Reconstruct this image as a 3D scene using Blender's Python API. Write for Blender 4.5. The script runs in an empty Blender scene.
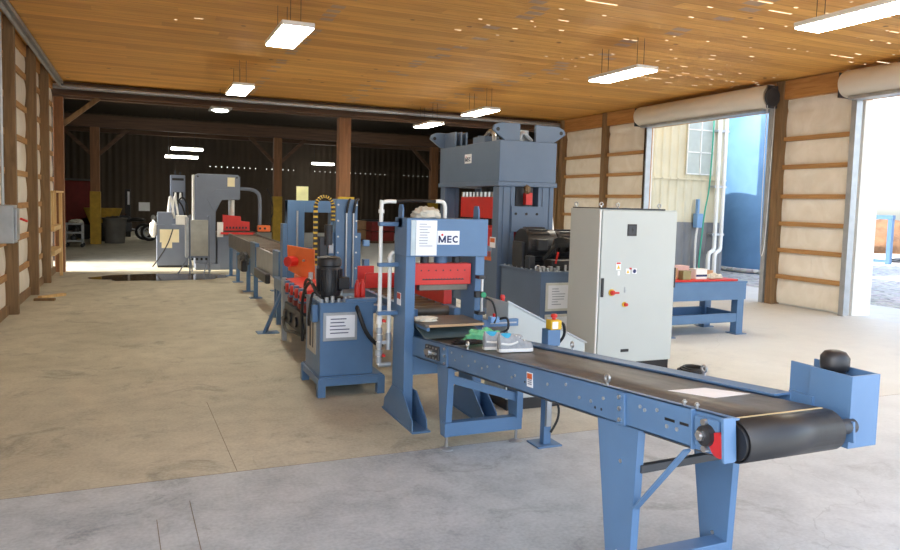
import bpy, math, random
from mathutils import Vector, Matrix, noise
random.seed(7)
D = bpy.data
SC = bpy.context.scene
COL = SC.collection
PI = math.pi

# ------------------------------------------------------------------ camera, sky, sun, exposure
def make_camera():
    yaw, pitch, roll = (math.radians(a) for a in (23.206, 4.274, 1.517))
    f, H = 722.54, 1.75
    fw = Vector((math.sin(yaw)*math.cos(pitch), math.cos(yaw)*math.cos(pitch), -math.sin(pitch)))
    rt = Vector((math.cos(yaw), -math.sin(yaw), 0)); up = rt.cross(fw)
    r = rt*math.cos(roll) + up*math.sin(roll); u = -rt*math.sin(roll) + up*math.cos(roll)
    m = Matrix((r, u, -fw)).transposed().to_4x4(); m.translation = (0, 0, H)
    cd = D.cameras.new('camera'); cd.sensor_width = 36; cd.lens = f/900*36
    cd.shift_y = -17.34/900; cd.clip_end = 500
    co = D.objects.new('camera', cd); COL.objects.link(co); co.matrix_world = m
    SC.camera = co
make_camera()

w = D.worlds.new('sky'); SC.world = w; w.use_nodes = True
wn = w.node_tree; bg = wn.nodes['Background']
sky = wn.nodes.new('ShaderNodeTexSky'); sky.sky_type = 'NISHITA'; sky.sun_disc = False
sky.sun_elevation = math.radians(38); sky.sun_rotation = math.radians(-84); sky.air_density = 1.0; sky.dust_density = 2.5
hsv = wn.nodes.new('ShaderNodeHueSaturation'); hsv.inputs['Saturation'].default_value = .65
wn.links.new(sky.outputs[0], hsv.inputs['Color']); wn.links.new(hsv.outputs[0], bg.inputs[0]); bg.inputs[1].default_value = 0.5
sd = D.lights.new('sun', 'SUN'); sd.energy = 5.5; sd.angle = 0.009; sd.color = (1.0, 0.88, 0.70)
so = D.objects.new('sun', sd); COL.objects.link(so)
so.rotation_euler = Vector((1.0, -0.10, -0.78)).to_track_quat('-Z', 'Y').to_euler(); so.location = (-20, 10, 20)
SC.view_settings.view_transform = 'Standard'; SC.view_settings.look = 'None'
SC.view_settings.exposure = 0.82; SC.view_settings.gamma = 1.0
SC.view_settings.use_curve_mapping = False
SC.cycles.max_bounces = 10; SC.cycles.diffuse_bounces = 6; SC.cycles.transparent_max_bounces = 12
SC.cycles.sample_clamp_indirect = 6.0; SC.cycles.use_denoising = True
LAMP = 26.0      # emission of the ceiling light lenses

# ------------------------------------------------------------------ materials
def lin(c):
    return tuple((v/12.92 if v <= .04045 else ((v+.055)/1.055)**2.4) for v in [x/255 for x in c])
def mk(name, rgb, rough=.5, metal=0.0, var=.12, scale=6.0, bump=0.0, bscale=40.0, spec=.5, linear=False):
    m = D.materials.new(name); m.use_nodes = True
    nt = m.node_tree; b = nt.nodes['Principled BSDF']
    c = rgb if linear else lin(rgb)
    tc = nt.nodes.new('ShaderNodeTexCoord')
    n = nt.nodes.new('ShaderNodeTexNoise'); n.inputs['Scale'].default_value = scale; n.inputs['Detail'].default_value = 5
    nt.links.new(tc.outputs['Object'], n.inputs['Vector'])
    r = nt.nodes.new('ShaderNodeValToRGB')
    r.color_ramp.elements[0].position = .3; r.color_ramp.elements[1].position = .7
    r.color_ramp.elements[0].color = (*[v*(1-var) for v in c], 1); r.color_ramp.elements[1].color = (*[min(1, v*(1+var)) for v in c], 1)
    nt.links.new(n.outputs['Fac'], r.inputs[0]); nt.links.new(r.outputs[0], b.inputs['Base Color'])
    b.inputs['Roughness'].default_value = rough; b.inputs['Metallic'].default_value = metal
    b.inputs['Specular IOR Level'].default_value = spec
    if bump:
        n2 = nt.nodes.new('ShaderNodeTexNoise'); n2.inputs['Scale'].default_value = bscale; n2.inputs['Detail'].default_value = 4
        nt.links.new(tc.outputs['Object'], n2.inputs['Vector'])
        bp = nt.nodes.new('ShaderNodeBump'); bp.inputs['Strength'].default_value = bump; bp.inputs['Distance'].default_value = .02
        nt.links.new(n2.outputs['Fac'], bp.inputs['Height']); nt.links.new(bp.outputs[0], b.inputs['Normal'])
    return m
def mk_emit(name, rgb, strength):
    m = D.materials.new(name); m.use_nodes = True; nt = m.node_tree
    b = nt.nodes['Principled BSDF']; b.inputs['Base Color'].default_value = (.8, .8, .8, 1)
    b.inputs['Emission Color'].default_value = (*rgb, 1); b.inputs['Emission Strength'].default_value = strength
    return m
class NT:
    """small node-graph helper"""
    def __init__(s, name):
        s.m = D.materials.new(name); s.m.use_nodes = True; s.t = s.m.node_tree; s.b = s.t.nodes['Principled BSDF']
        s.out = s.t.nodes['Material Output']
    def n(s, kind, **kw):
        x = s.t.nodes.new('ShaderNode'+kind)
        for k, v in kw.items(): setattr(x, k, v)
        return x
    def set(s, sock, v):
        if hasattr(v, 'is_output') or isinstance(v, bpy.types.NodeSocket): s.t.links.new(v, sock)
        else: sock.default_value = v
    def math(s, op, a, b=None, c=None):
        x = s.n('Math', operation=op); s.set(x.inputs[0], a)
        if b is not None: s.set(x.inputs[1], b)
        if c is not None: s.set(x.inputs[2], c)
        return x.outputs[0]
    def noise(s, vec, scale, detail=4, dist=0, rough=.5):
        x = s.n('TexNoise'); s.set(x.inputs['Vector'], vec); x.inputs['Scale'].default_value = scale
        x.inputs['Detail'].default_value = detail; x.inputs['Distortion'].default_value = dist; x.inputs['Roughness'].default_value = rough
        return x.outputs['Fac']
    def ramp(s, fac, stops):
        x = s.n('ValToRGB'); s.set(x.inputs[0], fac); e = x.color_ramp.elements
        while len(e) < len(stops): e.new(.5)
        for i, (p, c) in enumerate(stops): e[i].position = p; e[i].color = (*c, 1) if len(c) == 3 else c
        return x.outputs[0]
    def mix(s, fac, a, b, blend='MIX'):
        x = s.n('MixRGB', blend_type=blend); s.set(x.inputs[0], fac)
        for i, v in ((1, a), (2, b)):
            s.set(x.inputs[i], (*v, 1) if isinstance(v, tuple) and len(v) == 3 else v)
        return x.outputs[0]
    def xyz(s, combine=None):
        if combine:
            x = s.n('CombineXYZ')
            for i, v in enumerate(combine): s.set(x.inputs[i], v)
            return x.outputs[0]
    def coords(s):
        tc = s.n('TexCoord'); x = s.n('SeparateXYZ'); s.t.links.new(tc.outputs['Object'], x.inputs[0])
        return tc.outputs['Object'], x.outputs[0], x.outputs[1], x.outputs[2]
    def bump(s, h, strength, dist=.02):
        x = s.n('Bump'); x.inputs['Strength'].default_value = strength; x.inputs['Distance'].default_value = dist
        s.set(x.inputs['Height'], h); s.t.links.new(x.outputs[0], s.b.inputs['Normal'])
    def holes(s, mask):
        tr = s.n('BsdfTransparent'); mx = s.n('MixShader'); s.set(mx.inputs[0], mask)
        s.t.links.new(s.b.outputs[0], mx.inputs[1]); s.t.links.new(tr.outputs[0], mx.inputs[2])
        s.t.links.new(mx.outputs[0], s.out.inputs['Surface'])

def concrete(name, c1, c2, stain, rough, door_daylight=False):
    g = NT(name); v, x, y, z = g.coords()
    a = g.noise(v, .55, 8, .4, .6); b = g.noise(v, 3.2, 8, .2, .65); f = g.noise(v, 45, 3)
    col = g.ramp(a, [(.3, c1), (.7, c2)])
    col = g.mix(g.math('MULTIPLY', g.ramp(b, [(.42, (0,0,0)), (.75, (1,1,1))]), .5), col, stain)
    sp = g.noise(v, 1.7, 6, .8, .7)
    col = g.mix(g.math('MULTIPLY', g.ramp(sp, [(.56, (0,0,0)), (.68, (1,1,1))]), .5), col, tuple(s*.45 for s in stain))
    mid = g.noise(v, 1.1, 2); fine = g.noise(v, 11, 5, .5, .7)
    col = g.mix(g.math('MULTIPLY', g.ramp(fine, [(.5, (0,0,0)), (.8, (1,1,1))]), g.math('MULTIPLY', g.ramp(mid, [(.45, (0,0,0)), (.6, (1,1,1))]), .35)), col, tuple(s*.6 for s in stain))
    col = g.mix(.08, col, g.ramp(f, [(.35, (.05,.05,.05)), (.65, (.9,.9,.9))]), 'MIX')
    if door_daylight: col = g.mix(g.ramp(g.math('MULTIPLY_ADD', g.math('ADD', x, g.math('MULTIPLY', a, 3.0)), .12, -.42), [(0, (0,0,0)), (.62, (1,1,1))]), col, g.mix(.75, col, lin((218,222,224))))  # door daylight painted into the slab: paler and cooler towards the right
    # hairline cracks
    vo = g.n('TexVoronoi', feature='DISTANCE_TO_EDGE'); vo.inputs['Scale'].default_value = .22
    dv = g.n('VectorMath', operation='ADD')
    nv = g.n('TexNoise'); nv.inputs['Scale'].default_value = .9; nv.inputs['Detail'].default_value = 6
    g.t.links.new(v, nv.inputs['Vector']); g.t.links.new(nv.outputs['Color'], dv.inputs[0]); g.t.links.new(v, dv.inputs[1])
    g.t.links.new(dv.outputs[0], vo.inputs['Vector'])
    cr = g.math('LESS_THAN', vo.outputs['Distance'], .0007)
    col = g.mix(g.math('MULTIPLY', cr, .15), col, tuple(s*.4 for s in stain))
    g.set(g.b.inputs['Base Color'], col); g.set(g.b.inputs['Roughness'], g.math('MULTIPLY_ADD', b, .3, rough))
    g.b.inputs['Specular IOR Level'].default_value = .35
    g.bump(b, .08, .01)
    return g.m
def wood(name, c1, c2, axis='x', sc=1.0, rough=.65):
    g = NT(name); v, x, y, z = g.coords()
    k = dict(x=(.35, 5, 5), y=(5, .35, 5), z=(5, 5, .35))[axis]
    vec = g.xyz((g.math('MULTIPLY', x, k[0]*sc), g.math('MULTIPLY', y, k[1]*sc), g.math('MULTIPLY', z, k[2]*sc)))
    a = g.noise(vec, 3.0, 6, 1.2, .6)
    col = g.ramp(a, [(.3, c1), (.7, c2)])
    g.set(g.b.inputs['Base Color'], col); g.b.inputs['Roughness'].default_value = rough
    g.bump(a, .15, .01)
    return g.m
def ceiling_mat():
    g = NT('ceiling_planks'); v, x, y, z = g.coords()
    W = .235
    t = g.math('DIVIDE', y, W); i = g.math('FLOOR', t); fr = g.math('FRACT', t)
    wn_ = g.n('TexWhiteNoise', noise_dimensions='1D'); g.set(wn_.inputs['W'], i); rnd = wn_.outputs['Value']
    # each plank is cut from boards about 4 m long
    xb = g.math('ADD', g.math('DIVIDE', x, 4.2), g.math('MULTIPLY', rnd, 7.0)); ib = g.math('FLOOR', xb)
    w2 = g.n('TexWhiteNoise', noise_dimensions='2D'); g.set(w2.inputs['Vector'], g.xyz((i, ib, 0.0))); tone = w2.outputs['Value']
    vec = g.xyz((g.math('MULTIPLY', x, .5), g.math('MULTIPLY', y, 7.0), g.math('MULTIPLY', rnd, 40.0)))
    grain = g.noise(vec, 2.0, 6, 1.0, .6)
    col = g.ramp(grain, [(.25, lin((204,142,60))), (.75, lin((242,186,96)))])
    col = g.mix(g.math('MULTIPLY', tone, .42), col, lin((150,96,40)))
    # knots
    kv = g.n('TexVoronoi'); kv.inputs['Scale'].default_value = 1.55
    g.set(kv.inputs['Vector'], g.xyz((x, g.math('MULTIPLY', y, 1.15), 0.0)))
    kn = g.ramp(kv.outputs['Distance'], [(.045, (1,1,1)), (.075, (0,0,0))])
    col = g.mix(g.math('MULTIPLY', kn, .8), col, lin((70,38,16)))
    seam = g.math('LESS_THAN', fr, .045)
    col = g.mix(g.math('MULTIPLY', seam, .45), col, lin((70,42,18)))
    # grey truss plates where the boards cross the purlins
    def row(x0, hw, soft):
        return g.math('LESS_THAN', g.math('ABSOLUTE', g.math('SUBTRACT', x, g.math('ADD', x0, g.math('MULTIPLY', g.math('SUBTRACT', rnd, .5), soft)))), hw)
    plates = g.math('MULTIPLY', g.math('MAXIMUM', row(2.35, .09, .06), g.math('MAXIMUM', row(4.65, .12, .5), row(6.9, .13, .6))),
                    g.math('MULTIPLY', g.math('GREATER_THAN', fr, .2), g.math('LESS_THAN', fr, .8)))
    plates = g.math('MULTIPLY', plates, g.math('GREATER_THAN', tone, .35))
    col = g.mix(g.math('MULTIPLY', plates, .6), col, lin((150,140,135)))
    g.set(g.b.inputs['Base Color'], col); g.b.inputs['Roughness'].default_value = .6
    g.bump(grain, .1, .01)
    # real gaps at the plank joints, mostly towards the front right
    gv = g.xyz((g.math('MULTIPLY', x, 3.2), g.math('MULTIPLY', i, 3.7), 0.0))
    gap_n = g.noise(gv, 1.0, 2)
    zone = g.noise(v, .35, 2)
    bias = g.math('ADD', g.math('MULTIPLY', g.math('SUBTRACT', g.math('MINIMUM', x, g.math('SUBTRACT', 16.0, x)), 5.0), .016), g.math('MULTIPLY', g.math('SUBTRACT', 10.5, y), .017))
    th = g.math('SUBTRACT', g.math('SUBTRACT', .70, g.math('MINIMUM', g.math('MAXIMUM', bias, -.12), .14)), g.math('MULTIPLY', g.math('SUBTRACT', zone, .5), .5))
    hole = g.math('MULTIPLY', g.math('GREATER_THAN', gap_n, th), g.math('LESS_THAN', fr, .2))
    nv = g.n('TexVoronoi'); nv.inputs['Scale'].default_value = 1.1; g.set(nv.inputs['Vector'], g.xyz((x, g.math('MULTIPLY', g.math('ADD', i, .5), W), 3.0)))
    pin = g.math('MULTIPLY', g.math('LESS_THAN', nv.outputs['Distance'], .05), g.math('LESS_THAN', g.math('ABSOLUTE', g.math('SUBTRACT', fr, .45)), .2))
    pin = g.math('MULTIPLY', pin, g.math('GREATER_THAN', x, 2.6))
    pin = g.math('MULTIPLY', pin, g.math('LESS_THAN', y, 12.5))
    g.holes(g.math('MAXIMUM', hole, pin))
    return g.m
def backwall_mat():
    g = NT('dark_metal_cladding'); v, x, y, z = g.coords()
    rib = g.math('SINE', g.math('MULTIPLY', x, 20.9))
    n = g.noise(v, .8, 5)
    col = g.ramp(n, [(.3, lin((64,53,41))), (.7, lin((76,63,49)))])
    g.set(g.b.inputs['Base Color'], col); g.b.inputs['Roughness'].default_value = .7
    g.bump(rib, .4, .03)
    # row of open corrugation gaps below the eaves lets daylight in
    fx = g.math('SUBTRACT', g.math('FRACT', g.math('DIVIDE', x, .28)), .5)
    dz = g.math('SUBTRACT', z, g.math('SUBTRACT', 3.32, g.math('MULTIPLY', x, .005)))
    dot = g.math('LESS_THAN', g.math('ADD', g.math('MULTIPLY', g.math('MULTIPLY', fx, .28), g.math('MULTIPLY', fx, .28)), g.math('MULTIPLY', dz, dz)), .0008)
    gap = g.math('GREATER_THAN', g.noise(g.xyz((g.math('FLOOR', g.math('DIVIDE', x, .28)), 0.0, 0.0)), .23, 1), .42)
    zone = g.math('GREATER_THAN', x, 3.0)
    g.holes(g.math('MULTIPLY', g.math('MULTIPLY', dot, gap), zone))
    return g.m
def ribbed(name, c1, c2, freq, axis='x', rough=.5, depth=.03, metal=0):
    g = NT(name); v, x, y, z = g.coords()
    rib = g.math('POWER', g.math('ABSOLUTE', g.math('SINE', g.math('MULTIPLY', dict(x=x, y=y, z=z)[axis], freq))), 6.0)
    n = g.noise(v, 1.2, 6, .5)
    g.set(g.b.inputs['Base Color'], g.ramp(n, [(.3, c1), (.7, c2)])); g.b.inputs['Roughness'].default_value = rough
    g.b.inputs['Metallic'].default_value = metal
    g.bump(rib, .8, depth)
    return g.m
def plastic_sheet():
    g = NT('insulation_sheet'); v, x, y, z = g.coords()
    n = g.noise(v, 2.2, 5, 1.5); n2 = g.noise(g.xyz((g.math('MULTIPLY', x, 9.0), g.math('MULTIPLY', y, 9.0), g.math('MULTIPLY', z, 2.0))), 1.0, 3, 1.0)
    g.set(g.b.inputs['Base Color'], g.ramp(n, [(.3, lin((228,221,206))), (.7, lin((242,237,226)))]))
    g.b.inputs['Roughness'].default_value = .32
    g.bump(n2, .35, .03)
    return g.m
def belt_mat():
    g = NT('worn_belt'); v, x, y, z = g.coords()
    s = g.noise(g.xyz((g.math('MULTIPLY', x, 9.0), g.math('MULTIPLY', y, .8), 0.0)), 1.5, 6, .6, .7); p = g.noise(v, 5, 6, .6, .7)
    col = g.ramp(s, [(.3, lin((74,73,72))), (.7, lin((108,105,101)))])
    col = g.mix(g.math('MULTIPLY', g.ramp(p, [(.55, (0,0,0)), (.72, (1,1,1))]), .5), col, lin((146,138,126)))
    run = g.ramp(g.math('ADD', y, 2.0), [(.40, (0,0,0)), (.55, (1,1,1))])   # dust lies on the flat run only
    col = g.mix(run, lin((40,40,42)), col)
    g.set(g.b.inputs['Base Color'], col); g.set(g.b.inputs['Roughness'], g.math('MULTIPLY_ADD', p, .3, .25))
    return g.m
def gravel_mat():
    g = NT('gravel'); v, x, y, z = g.coords()
    vo = g.n('TexVoronoi'); vo.inputs['Scale'].default_value = 9; g.t.links.new(v, vo.inputs['Vector'])
    n = g.noise(v, .5, 5, .5)
    col = g.mix(.6, vo.outputs['Color'], g.ramp(n, [(.3, lin((112,108,100))), (.7, lin((150,146,138)))]))
    hs = g.n('HueSaturation'); hs.inputs['Saturation'].default_value = .18; g.set(hs.inputs['Color'], col)
    g.set(g.b.inputs['Base Color'], hs.outputs[0]); g.b.inputs['Roughness'].default_value = .9
    g.bump(vo.outputs['Distance'], .6, .03)
    return g.m

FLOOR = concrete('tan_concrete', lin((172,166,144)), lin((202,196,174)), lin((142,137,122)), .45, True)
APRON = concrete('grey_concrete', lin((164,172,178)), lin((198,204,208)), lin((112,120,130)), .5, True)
CEIL = ceiling_mat()
BACKWALL = backwall_mat()
SHEET = plastic_sheet()
GIRT = wood('girt_wood', lin((150,108,62)), lin((190,146,92)), 'y')
POSTW = wood('post_wood', lin((104,80,52)), lin((142,112,76)), 'z')
FASCIA = wood('fascia_wood', lin((160,108,54)), lin((200,148,86)), 'y')
OLDX = wood('old_timber', lin((74,52,36)), lin((104,76,54)), 'x', .6)
OLDZ = wood('old_post_timber', lin((110,74,46)), lin((150,104,66)), 'z', .6)
LIGHTWOOD = wood('pale_wood', lin((196,160,104)), lin((224,190,134)), 'z')
BELT = belt_mat()
GRAVEL = gravel_mat()
BLUE = mk('machine_blue', (86,119,156), .38, 0, .06, 5)
PRESSB = mk('press_blue_bounce_greyed', (94,113,138), .4, 0, .05, 4)  # machine blue with the warm ceiling bounce greyed into its colour
GREYBLUE = mk('saw_grey_blue', (112,122,140), .42, 0, .05, 4)
LBLUE = mk('pale_blue_paint', (120,160,205), .4, 0, .05)
RED = mk('red_paint', (202,44,36), .4, 0, .1)
ORANGE = mk('orange_paint', (222,110,52), .35, 0, .1)
YELLOW = mk('yellow_paint', (214,174,40), .5, 0, .15)
YELLOWOLD = mk('scuffed_yellow_paint', (176,140,34), .6, 0, .2, 5)
BLACK = mk('black_rubber', (24,24,26), .45, 0, .2)
MOTOR = mk('black_motor_paint', (38,38,41), .4, 0, .15)
DGREY = mk('dark_grey_metal', (62,64,68), .45, .3, .15)
STEEL = mk('bright_steel', (190,190,190), .28, .9, .08)
GALV = mk('galvanised_steel', (172,176,180), .42, .6, .12)
LBLUE2 = None
MILL = mk('mill_scale_steel', (112,104,96), .4, .5, .2)
CABG = mk('cabinet_grey', (186,192,190), .42, 0, .025, 2)
WHITE = mk('white_paint', (232,232,228), .4, 0, .04)
PIPEW = mk('white_pipe', (226,226,222), .35, 0, .05)
CREAM = mk('cream_paper', (236,226,190), .7, 0, .04)
PAPER = mk('white_paper', (236,238,242), .7, 0, .03)
INK = mk('grey_print', (150,154,166), .8, 0, .05)
NAVY = mk('navy_print', (28,40,92), .5, 0, .03)
GREENC = mk('green_cloth', (112,196,146), .85, 0, .18, 20, .5, 60)
SHOEG = mk('grey_shoe_fabric', (158,162,166), .8, 0, .14, 30, .3, 150)
SHOEB = mk('blue_shoe_lining', (70,176,214), .75, 0, .1)
CLOTH = mk('dusty_cloth', (206,200,184), .9, 0, .12, 12, .5, 40)
ROLLW = mk('rolled_curtain', (222,214,200), .5, 0, .05, 2)
SIDING = ribbed('beige_siding', lin((198,189,160)), lin((214,205,176)), 12.0, 'x', .5, .03)
SIDGREY = ribbed('grey_siding', lin((108,108,110)), lin((126,126,126)), 12.0, 'x', .5, .03)
TANKB = ribbed('blue_tank_paint', lin((82,122,164)), lin((98,140,182)), .9, 'z', .4, .01)
PANELT = mk('translucent_panel', (176,184,178), .4, 0, .06)
SOIL = mk('soil', (112,84,62), .95, 0, .3, 3, .8, 6)
BARK = mk('bark', (84,72,62), .9, 0, .2)
DARKRED = mk('dark_red_paint', (130,34,30), .5, 0, .15)
TRASHG = mk('grey_plastic', (96,94,90), .6, 0, .1)
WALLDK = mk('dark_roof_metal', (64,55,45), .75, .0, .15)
BLUECLOTH = mk('blue_cloth', (52,74,160), .9, 0, .15)
CARD = mk('cardboard', (186,150,112), .85, 0, .1)
PINKBOX = mk('pink_package', (214,176,170), .7, 0, .1)
HOSEG = mk('green_hose', (52,158,130), .5, 0, .1)
def lens_mat(name, col, k): return mk_emit(name, col, k)
LENS = lens_mat('lit_lens', (1.0, .96, .82), LAMP)
LENS2 = lens_mat('lit_tube_lens', (1.0, .95, .84), 18.0)
def water_mat():
    g = NT('wet_concrete'); v, x, y, z = g.coords(); n = g.noise(v, 2.5, 4)
    g.set(g.b.inputs['Base Color'], g.ramp(n, [(.3, lin((70,60,48))), (.7, lin((96,84,68)))])); g.b.inputs['Roughness'].default_value = .06
    return g.m
WATER = water_mat()
DIFFUSER = mk('added_diffuser_sheet', (236,228,206), .6, 0, .1, 1.5)  # for the unseen sheet added above the plank gaps
_t = DIFFUSER.node_tree; _tl = _t.nodes.new('ShaderNodeBsdfTranslucent'); _tl.inputs[0].default_value = (.9, .82, .66, 1)
_mx = _t.nodes.new('ShaderNodeMixShader'); _mx.inputs[0].default_value = .6
_t.links.new(_t.nodes['Principled BSDF'].outputs[0], _mx.inputs[1]); _t.links.new(_tl.outputs[0], _mx.inputs[2]); _t.links.new(_mx.outputs[0], _t.nodes['Material Output'].inputs['Surface'])

# ------------------------------------------------------------------ mesh building
class MB:
    def __init__(s, m=None): s.v = []; s.f = []; s.m = m
    def add(s, vs, fs):
        n = len(s.v)
        for p in vs:
            p = Vector(p); s.v.append(s.m @ p if s.m else p)
        s.f += [tuple(i+n for i in f) for f in fs]; return s
    def box(s, x0, x1, y0, y1, z0, z1):
        x0, x1 = sorted((x0, x1)); y0, y1 = sorted((y0, y1)); z0, z1 = sorted((z0, z1))
        return s.add([(x0,y0,z0),(x1,y0,z0),(x1,y1,z0),(x0,y1,z0),(x0,y0,z1),(x1,y0,z1),(x1,y1,z1),(x0,y1,z1)],
                     [(0,3,2,1),(4,5,6,7),(0,1,5,4),(1,2,6,5),(2,3,7,6),(3,0,4,7)])
    def cbox(s, c, dx, dy, dz): return s.box(c[0]-dx/2, c[0]+dx/2, c[1]-dy/2, c[1]+dy/2, c[2]-dz/2, c[2]+dz/2)
    def bar(s, p, q, w, h=None, up=(0,0,1)):
        p, q = Vector(p), Vector(q); h = h or w; d = (q-p).normalized(); u = Vector(up)
        if abs(d.dot(u)) > .97: u = Vector((0,1,0))
        a = d.cross(u).normalized(); b = a.cross(d).normalized()
        vs = [c + a*sx*w/2 + b*sy*h/2 for c in (p, q) for sx, sy in ((-1,-1),(1,-1),(1,1),(-1,1))]
        return s.add(vs, [(0,1,2,3),(7,6,5,4),(0,4,5,1),(1,5,6,2),(2,6,7,3),(3,7,4,0)])
    def cyl(s, p, q, r, r2=None, seg=16):
        p, q = Vector(p), Vector(q); r2 = r if r2 is None else r2; d = (q-p).normalized()
        u = Vector((0,0,1)) if abs(d.z) < .9 else Vector((1,0,0))
        a = d.cross(u).normalized(); b = a.cross(d)
        vs = []
        for c, rr in ((p, r), (q, r2)):
            for k in range(seg):
                t = 2*PI*k/seg; vs.append(c + a*math.cos(t)*rr + b*math.sin(t)*rr)
        fs = [(k, (k+1) % seg, seg+(k+1) % seg, seg+k) for k in range(seg)]
        fs += [tuple(range(seg-1, -1, -1)), tuple(range(seg, 2*seg))]
        return s.add(vs, fs)
    def prism(s, pts, d):
        d = Vector(d); n = len(pts); P = [Vector(p) for p in pts]
        return s.add(P + [p+d for p in P], [tuple(range(n-1, -1, -1)), tuple(range(n, 2*n))] + [(k, (k+1) % n, n+(k+1) % n, n+k) for k in range(n)])
    def tube(s, pts, r, seg=8, smooth=4, closed=False):
        P = [Vector(p) for p in pts]
        if smooth and len(P) > 2:
            Q = []
            for i in range(len(P)-1):
                p0, p1, p2, p3 = P[max(i-1,0)], P[i], P[i+1], P[min(i+2,len(P)-1)]
                for k in range(smooth):
                    t = k/smooth
                    Q.append(.5*((2*p1)+(-p0+p2)*t+(2*p0-5*p1+4*p2-p3)*t*t+(-p0+3*p1-3*p2+p3)*t**3))
            Q.append(P[-1]); P = Q
        n = len(P); a = None; vs = []
        for i in range(n):
            d = (P[min(i+1,n-1)]-P[max(i-1,0)]).normalized()
            if a is None:
                u = Vector((0,0,1)) if abs(d.z) < .9 else Vector((1,0,0)); a = d.cross(u).normalized()
            else:
                a = (a - d*a.dot(d)).normalized()
            b = d.cross(a)
            vs += [P[i] + a*math.cos(2*PI*k/seg)*r + b*math.sin(2*PI*k/seg)*r for k in range(seg)]
        fs = [(i*seg+k, i*seg+(k+1) % seg, (i+1)*seg+(k+1) % seg, (i+1)*seg+k) for i in range(n-1) for k in range(seg)]
        fs += [tuple(range(seg-1,-1,-1)), tuple(range((n-1)*seg, n*seg))]
        return s.add(vs, fs)
    def lathe(s, c, prof, seg=20, axis='z'):
        vs = []; c = Vector(c)
        for r, h in prof:
            for k in range(seg):
                t = 2*PI*k/seg; x, y = r*math.cos(t), r*math.sin(t)
                vs.append(c + Vector(dict(z=(x,y,h), x=(h,x,y), y=(x,h,y))[axis]))
        n = len(prof)
        fs = [(i*seg+k, i*seg+(k+1) % seg, (i+1)*seg+(k+1) % seg, (i+1)*seg+k) for i in range(n-1) for k in range(seg)]
        fs += [tuple(range(seg-1,-1,-1)), tuple(range((n-1)*seg, n*seg))]
        return s.add(vs, fs)
    def ring(s, c, R, r, axis='y', seg=16, s2=8):
        c = Vector(c); vs = []
        for i in range(seg):
            t = 2*PI*i/seg
            for k in range(s2):
                p = 2*PI*k/s2; rr = R + r*math.cos(p); h = r*math.sin(p); x, y = rr*math.cos(t), rr*math.sin(t)
                vs.append(c + Vector(dict(y=(x,h,y), x=(h,x,y), z=(x,y,h))[axis]))
        fs = [(i*s2+k, i*s2+(k+1) % s2, ((i+1) % seg)*s2+(k+1) % s2, ((i+1) % seg)*s2+k) for i in range(seg) for k in range(s2)]
        return s.add(vs, fs)
    def blob(s, c, rx, ry, rz, amp=.3, fr=3.0, seed=0, seg=22, rings=12, flat=True):
        c = Vector(c); vs = []; o = Vector((seed*7.3, seed*3.1, seed*1.7))
        for i in range(rings+1):
            ph = PI*i/rings
            for k in range(seg):
                t = 2*PI*k/seg; d = Vector((math.sin(ph)*math.cos(t), math.sin(ph)*math.sin(t), math.cos(ph)))
                m = 1 + amp*noise.noise(d*fr+o) + amp*.5*noise.noise(d*fr*2.3+o)
                p = Vector((d.x*rx*m, d.y*ry*m, d.z*rz*m))
                if flat: p.z = max(p.z, -rz*.35)
                vs.append(c + p)
        fs = [(i*seg+k, (i+1)*seg+k, (i+1)*seg+(k+1) % seg, i*seg+(k+1) % seg) for i in range(rings) for k in range(seg)]
        return s.add(vs, fs)
    def build(s, name, mat, parent=None, bevel=0.0, smooth=False, origin=None):
        if parent is not None: o0 = Vector(parent.get('_o', (0,0,0)))
        elif origin == 0: o0 = Vector((0,0,0))
        else:
            xs = [p.x for p in s.v]; ys = [p.y for p in s.v]; zs = [p.z for p in s.v]
            o0 = Vector(((min(xs)+max(xs))/2, (min(ys)+max(ys))/2, min(zs)))
        me = D.meshes.new(name); me.from_pydata([tuple(p-o0) for p in s.v], [], s.f); me.update()
        import bmesh
        bm = bmesh.new(); bm.from_mesh(me); bmesh.ops.recalc_face_normals(bm, faces=bm.faces); bm.to_mesh(me); bm.free()
        me.materials.append(mat)
        ob = D.objects.new(name, me); COL.objects.link(ob)
        if parent is not None:
            ob.parent = parent; ob['_o'] = tuple(o0)
        else:
            ob.location = o0; ob['_o'] = tuple(o0)
        if smooth:
            me.polygons.foreach_set('use_smooth', [True]*len(me.polygons))
            me.update()
            try: me.set_sharp_from_angle(angle=math.radians(40))
            except Exception: pass
        if bevel:
            b = ob.modifiers.new('bevel', 'BEVEL'); b.width = bevel; b.segments = 2; b.limit_method = 'ANGLE'; b.angle_limit = math.radians(40)
        return ob
def tag(o, label=None, cat=None, group=None, kind=None):
    for k, v in (('label', label), ('category', cat), ('group', group), ('kind', kind)):
        if v: o[k] = v
    return o
def thing(name, loc, label, cat, group=None):
    o = D.objects.new(name, None); COL.objects.link(o); o.location = loc; o['_o'] = tuple(loc); o.empty_display_size = .1
    return tag(o, label, cat, group)
def structure(o): o['kind'] = 'structure'; return o
B = lambda *a: MB().box(*a)
ROT_FRONT = Matrix(((1,0,0),(0,0,-1),(0,1,0)))          # text on a face looking towards -Y
ROT_LEFT = Matrix(((0,0,-1),(-1,0,0),(0,1,0)))          # text on a face looking towards -X
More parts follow.
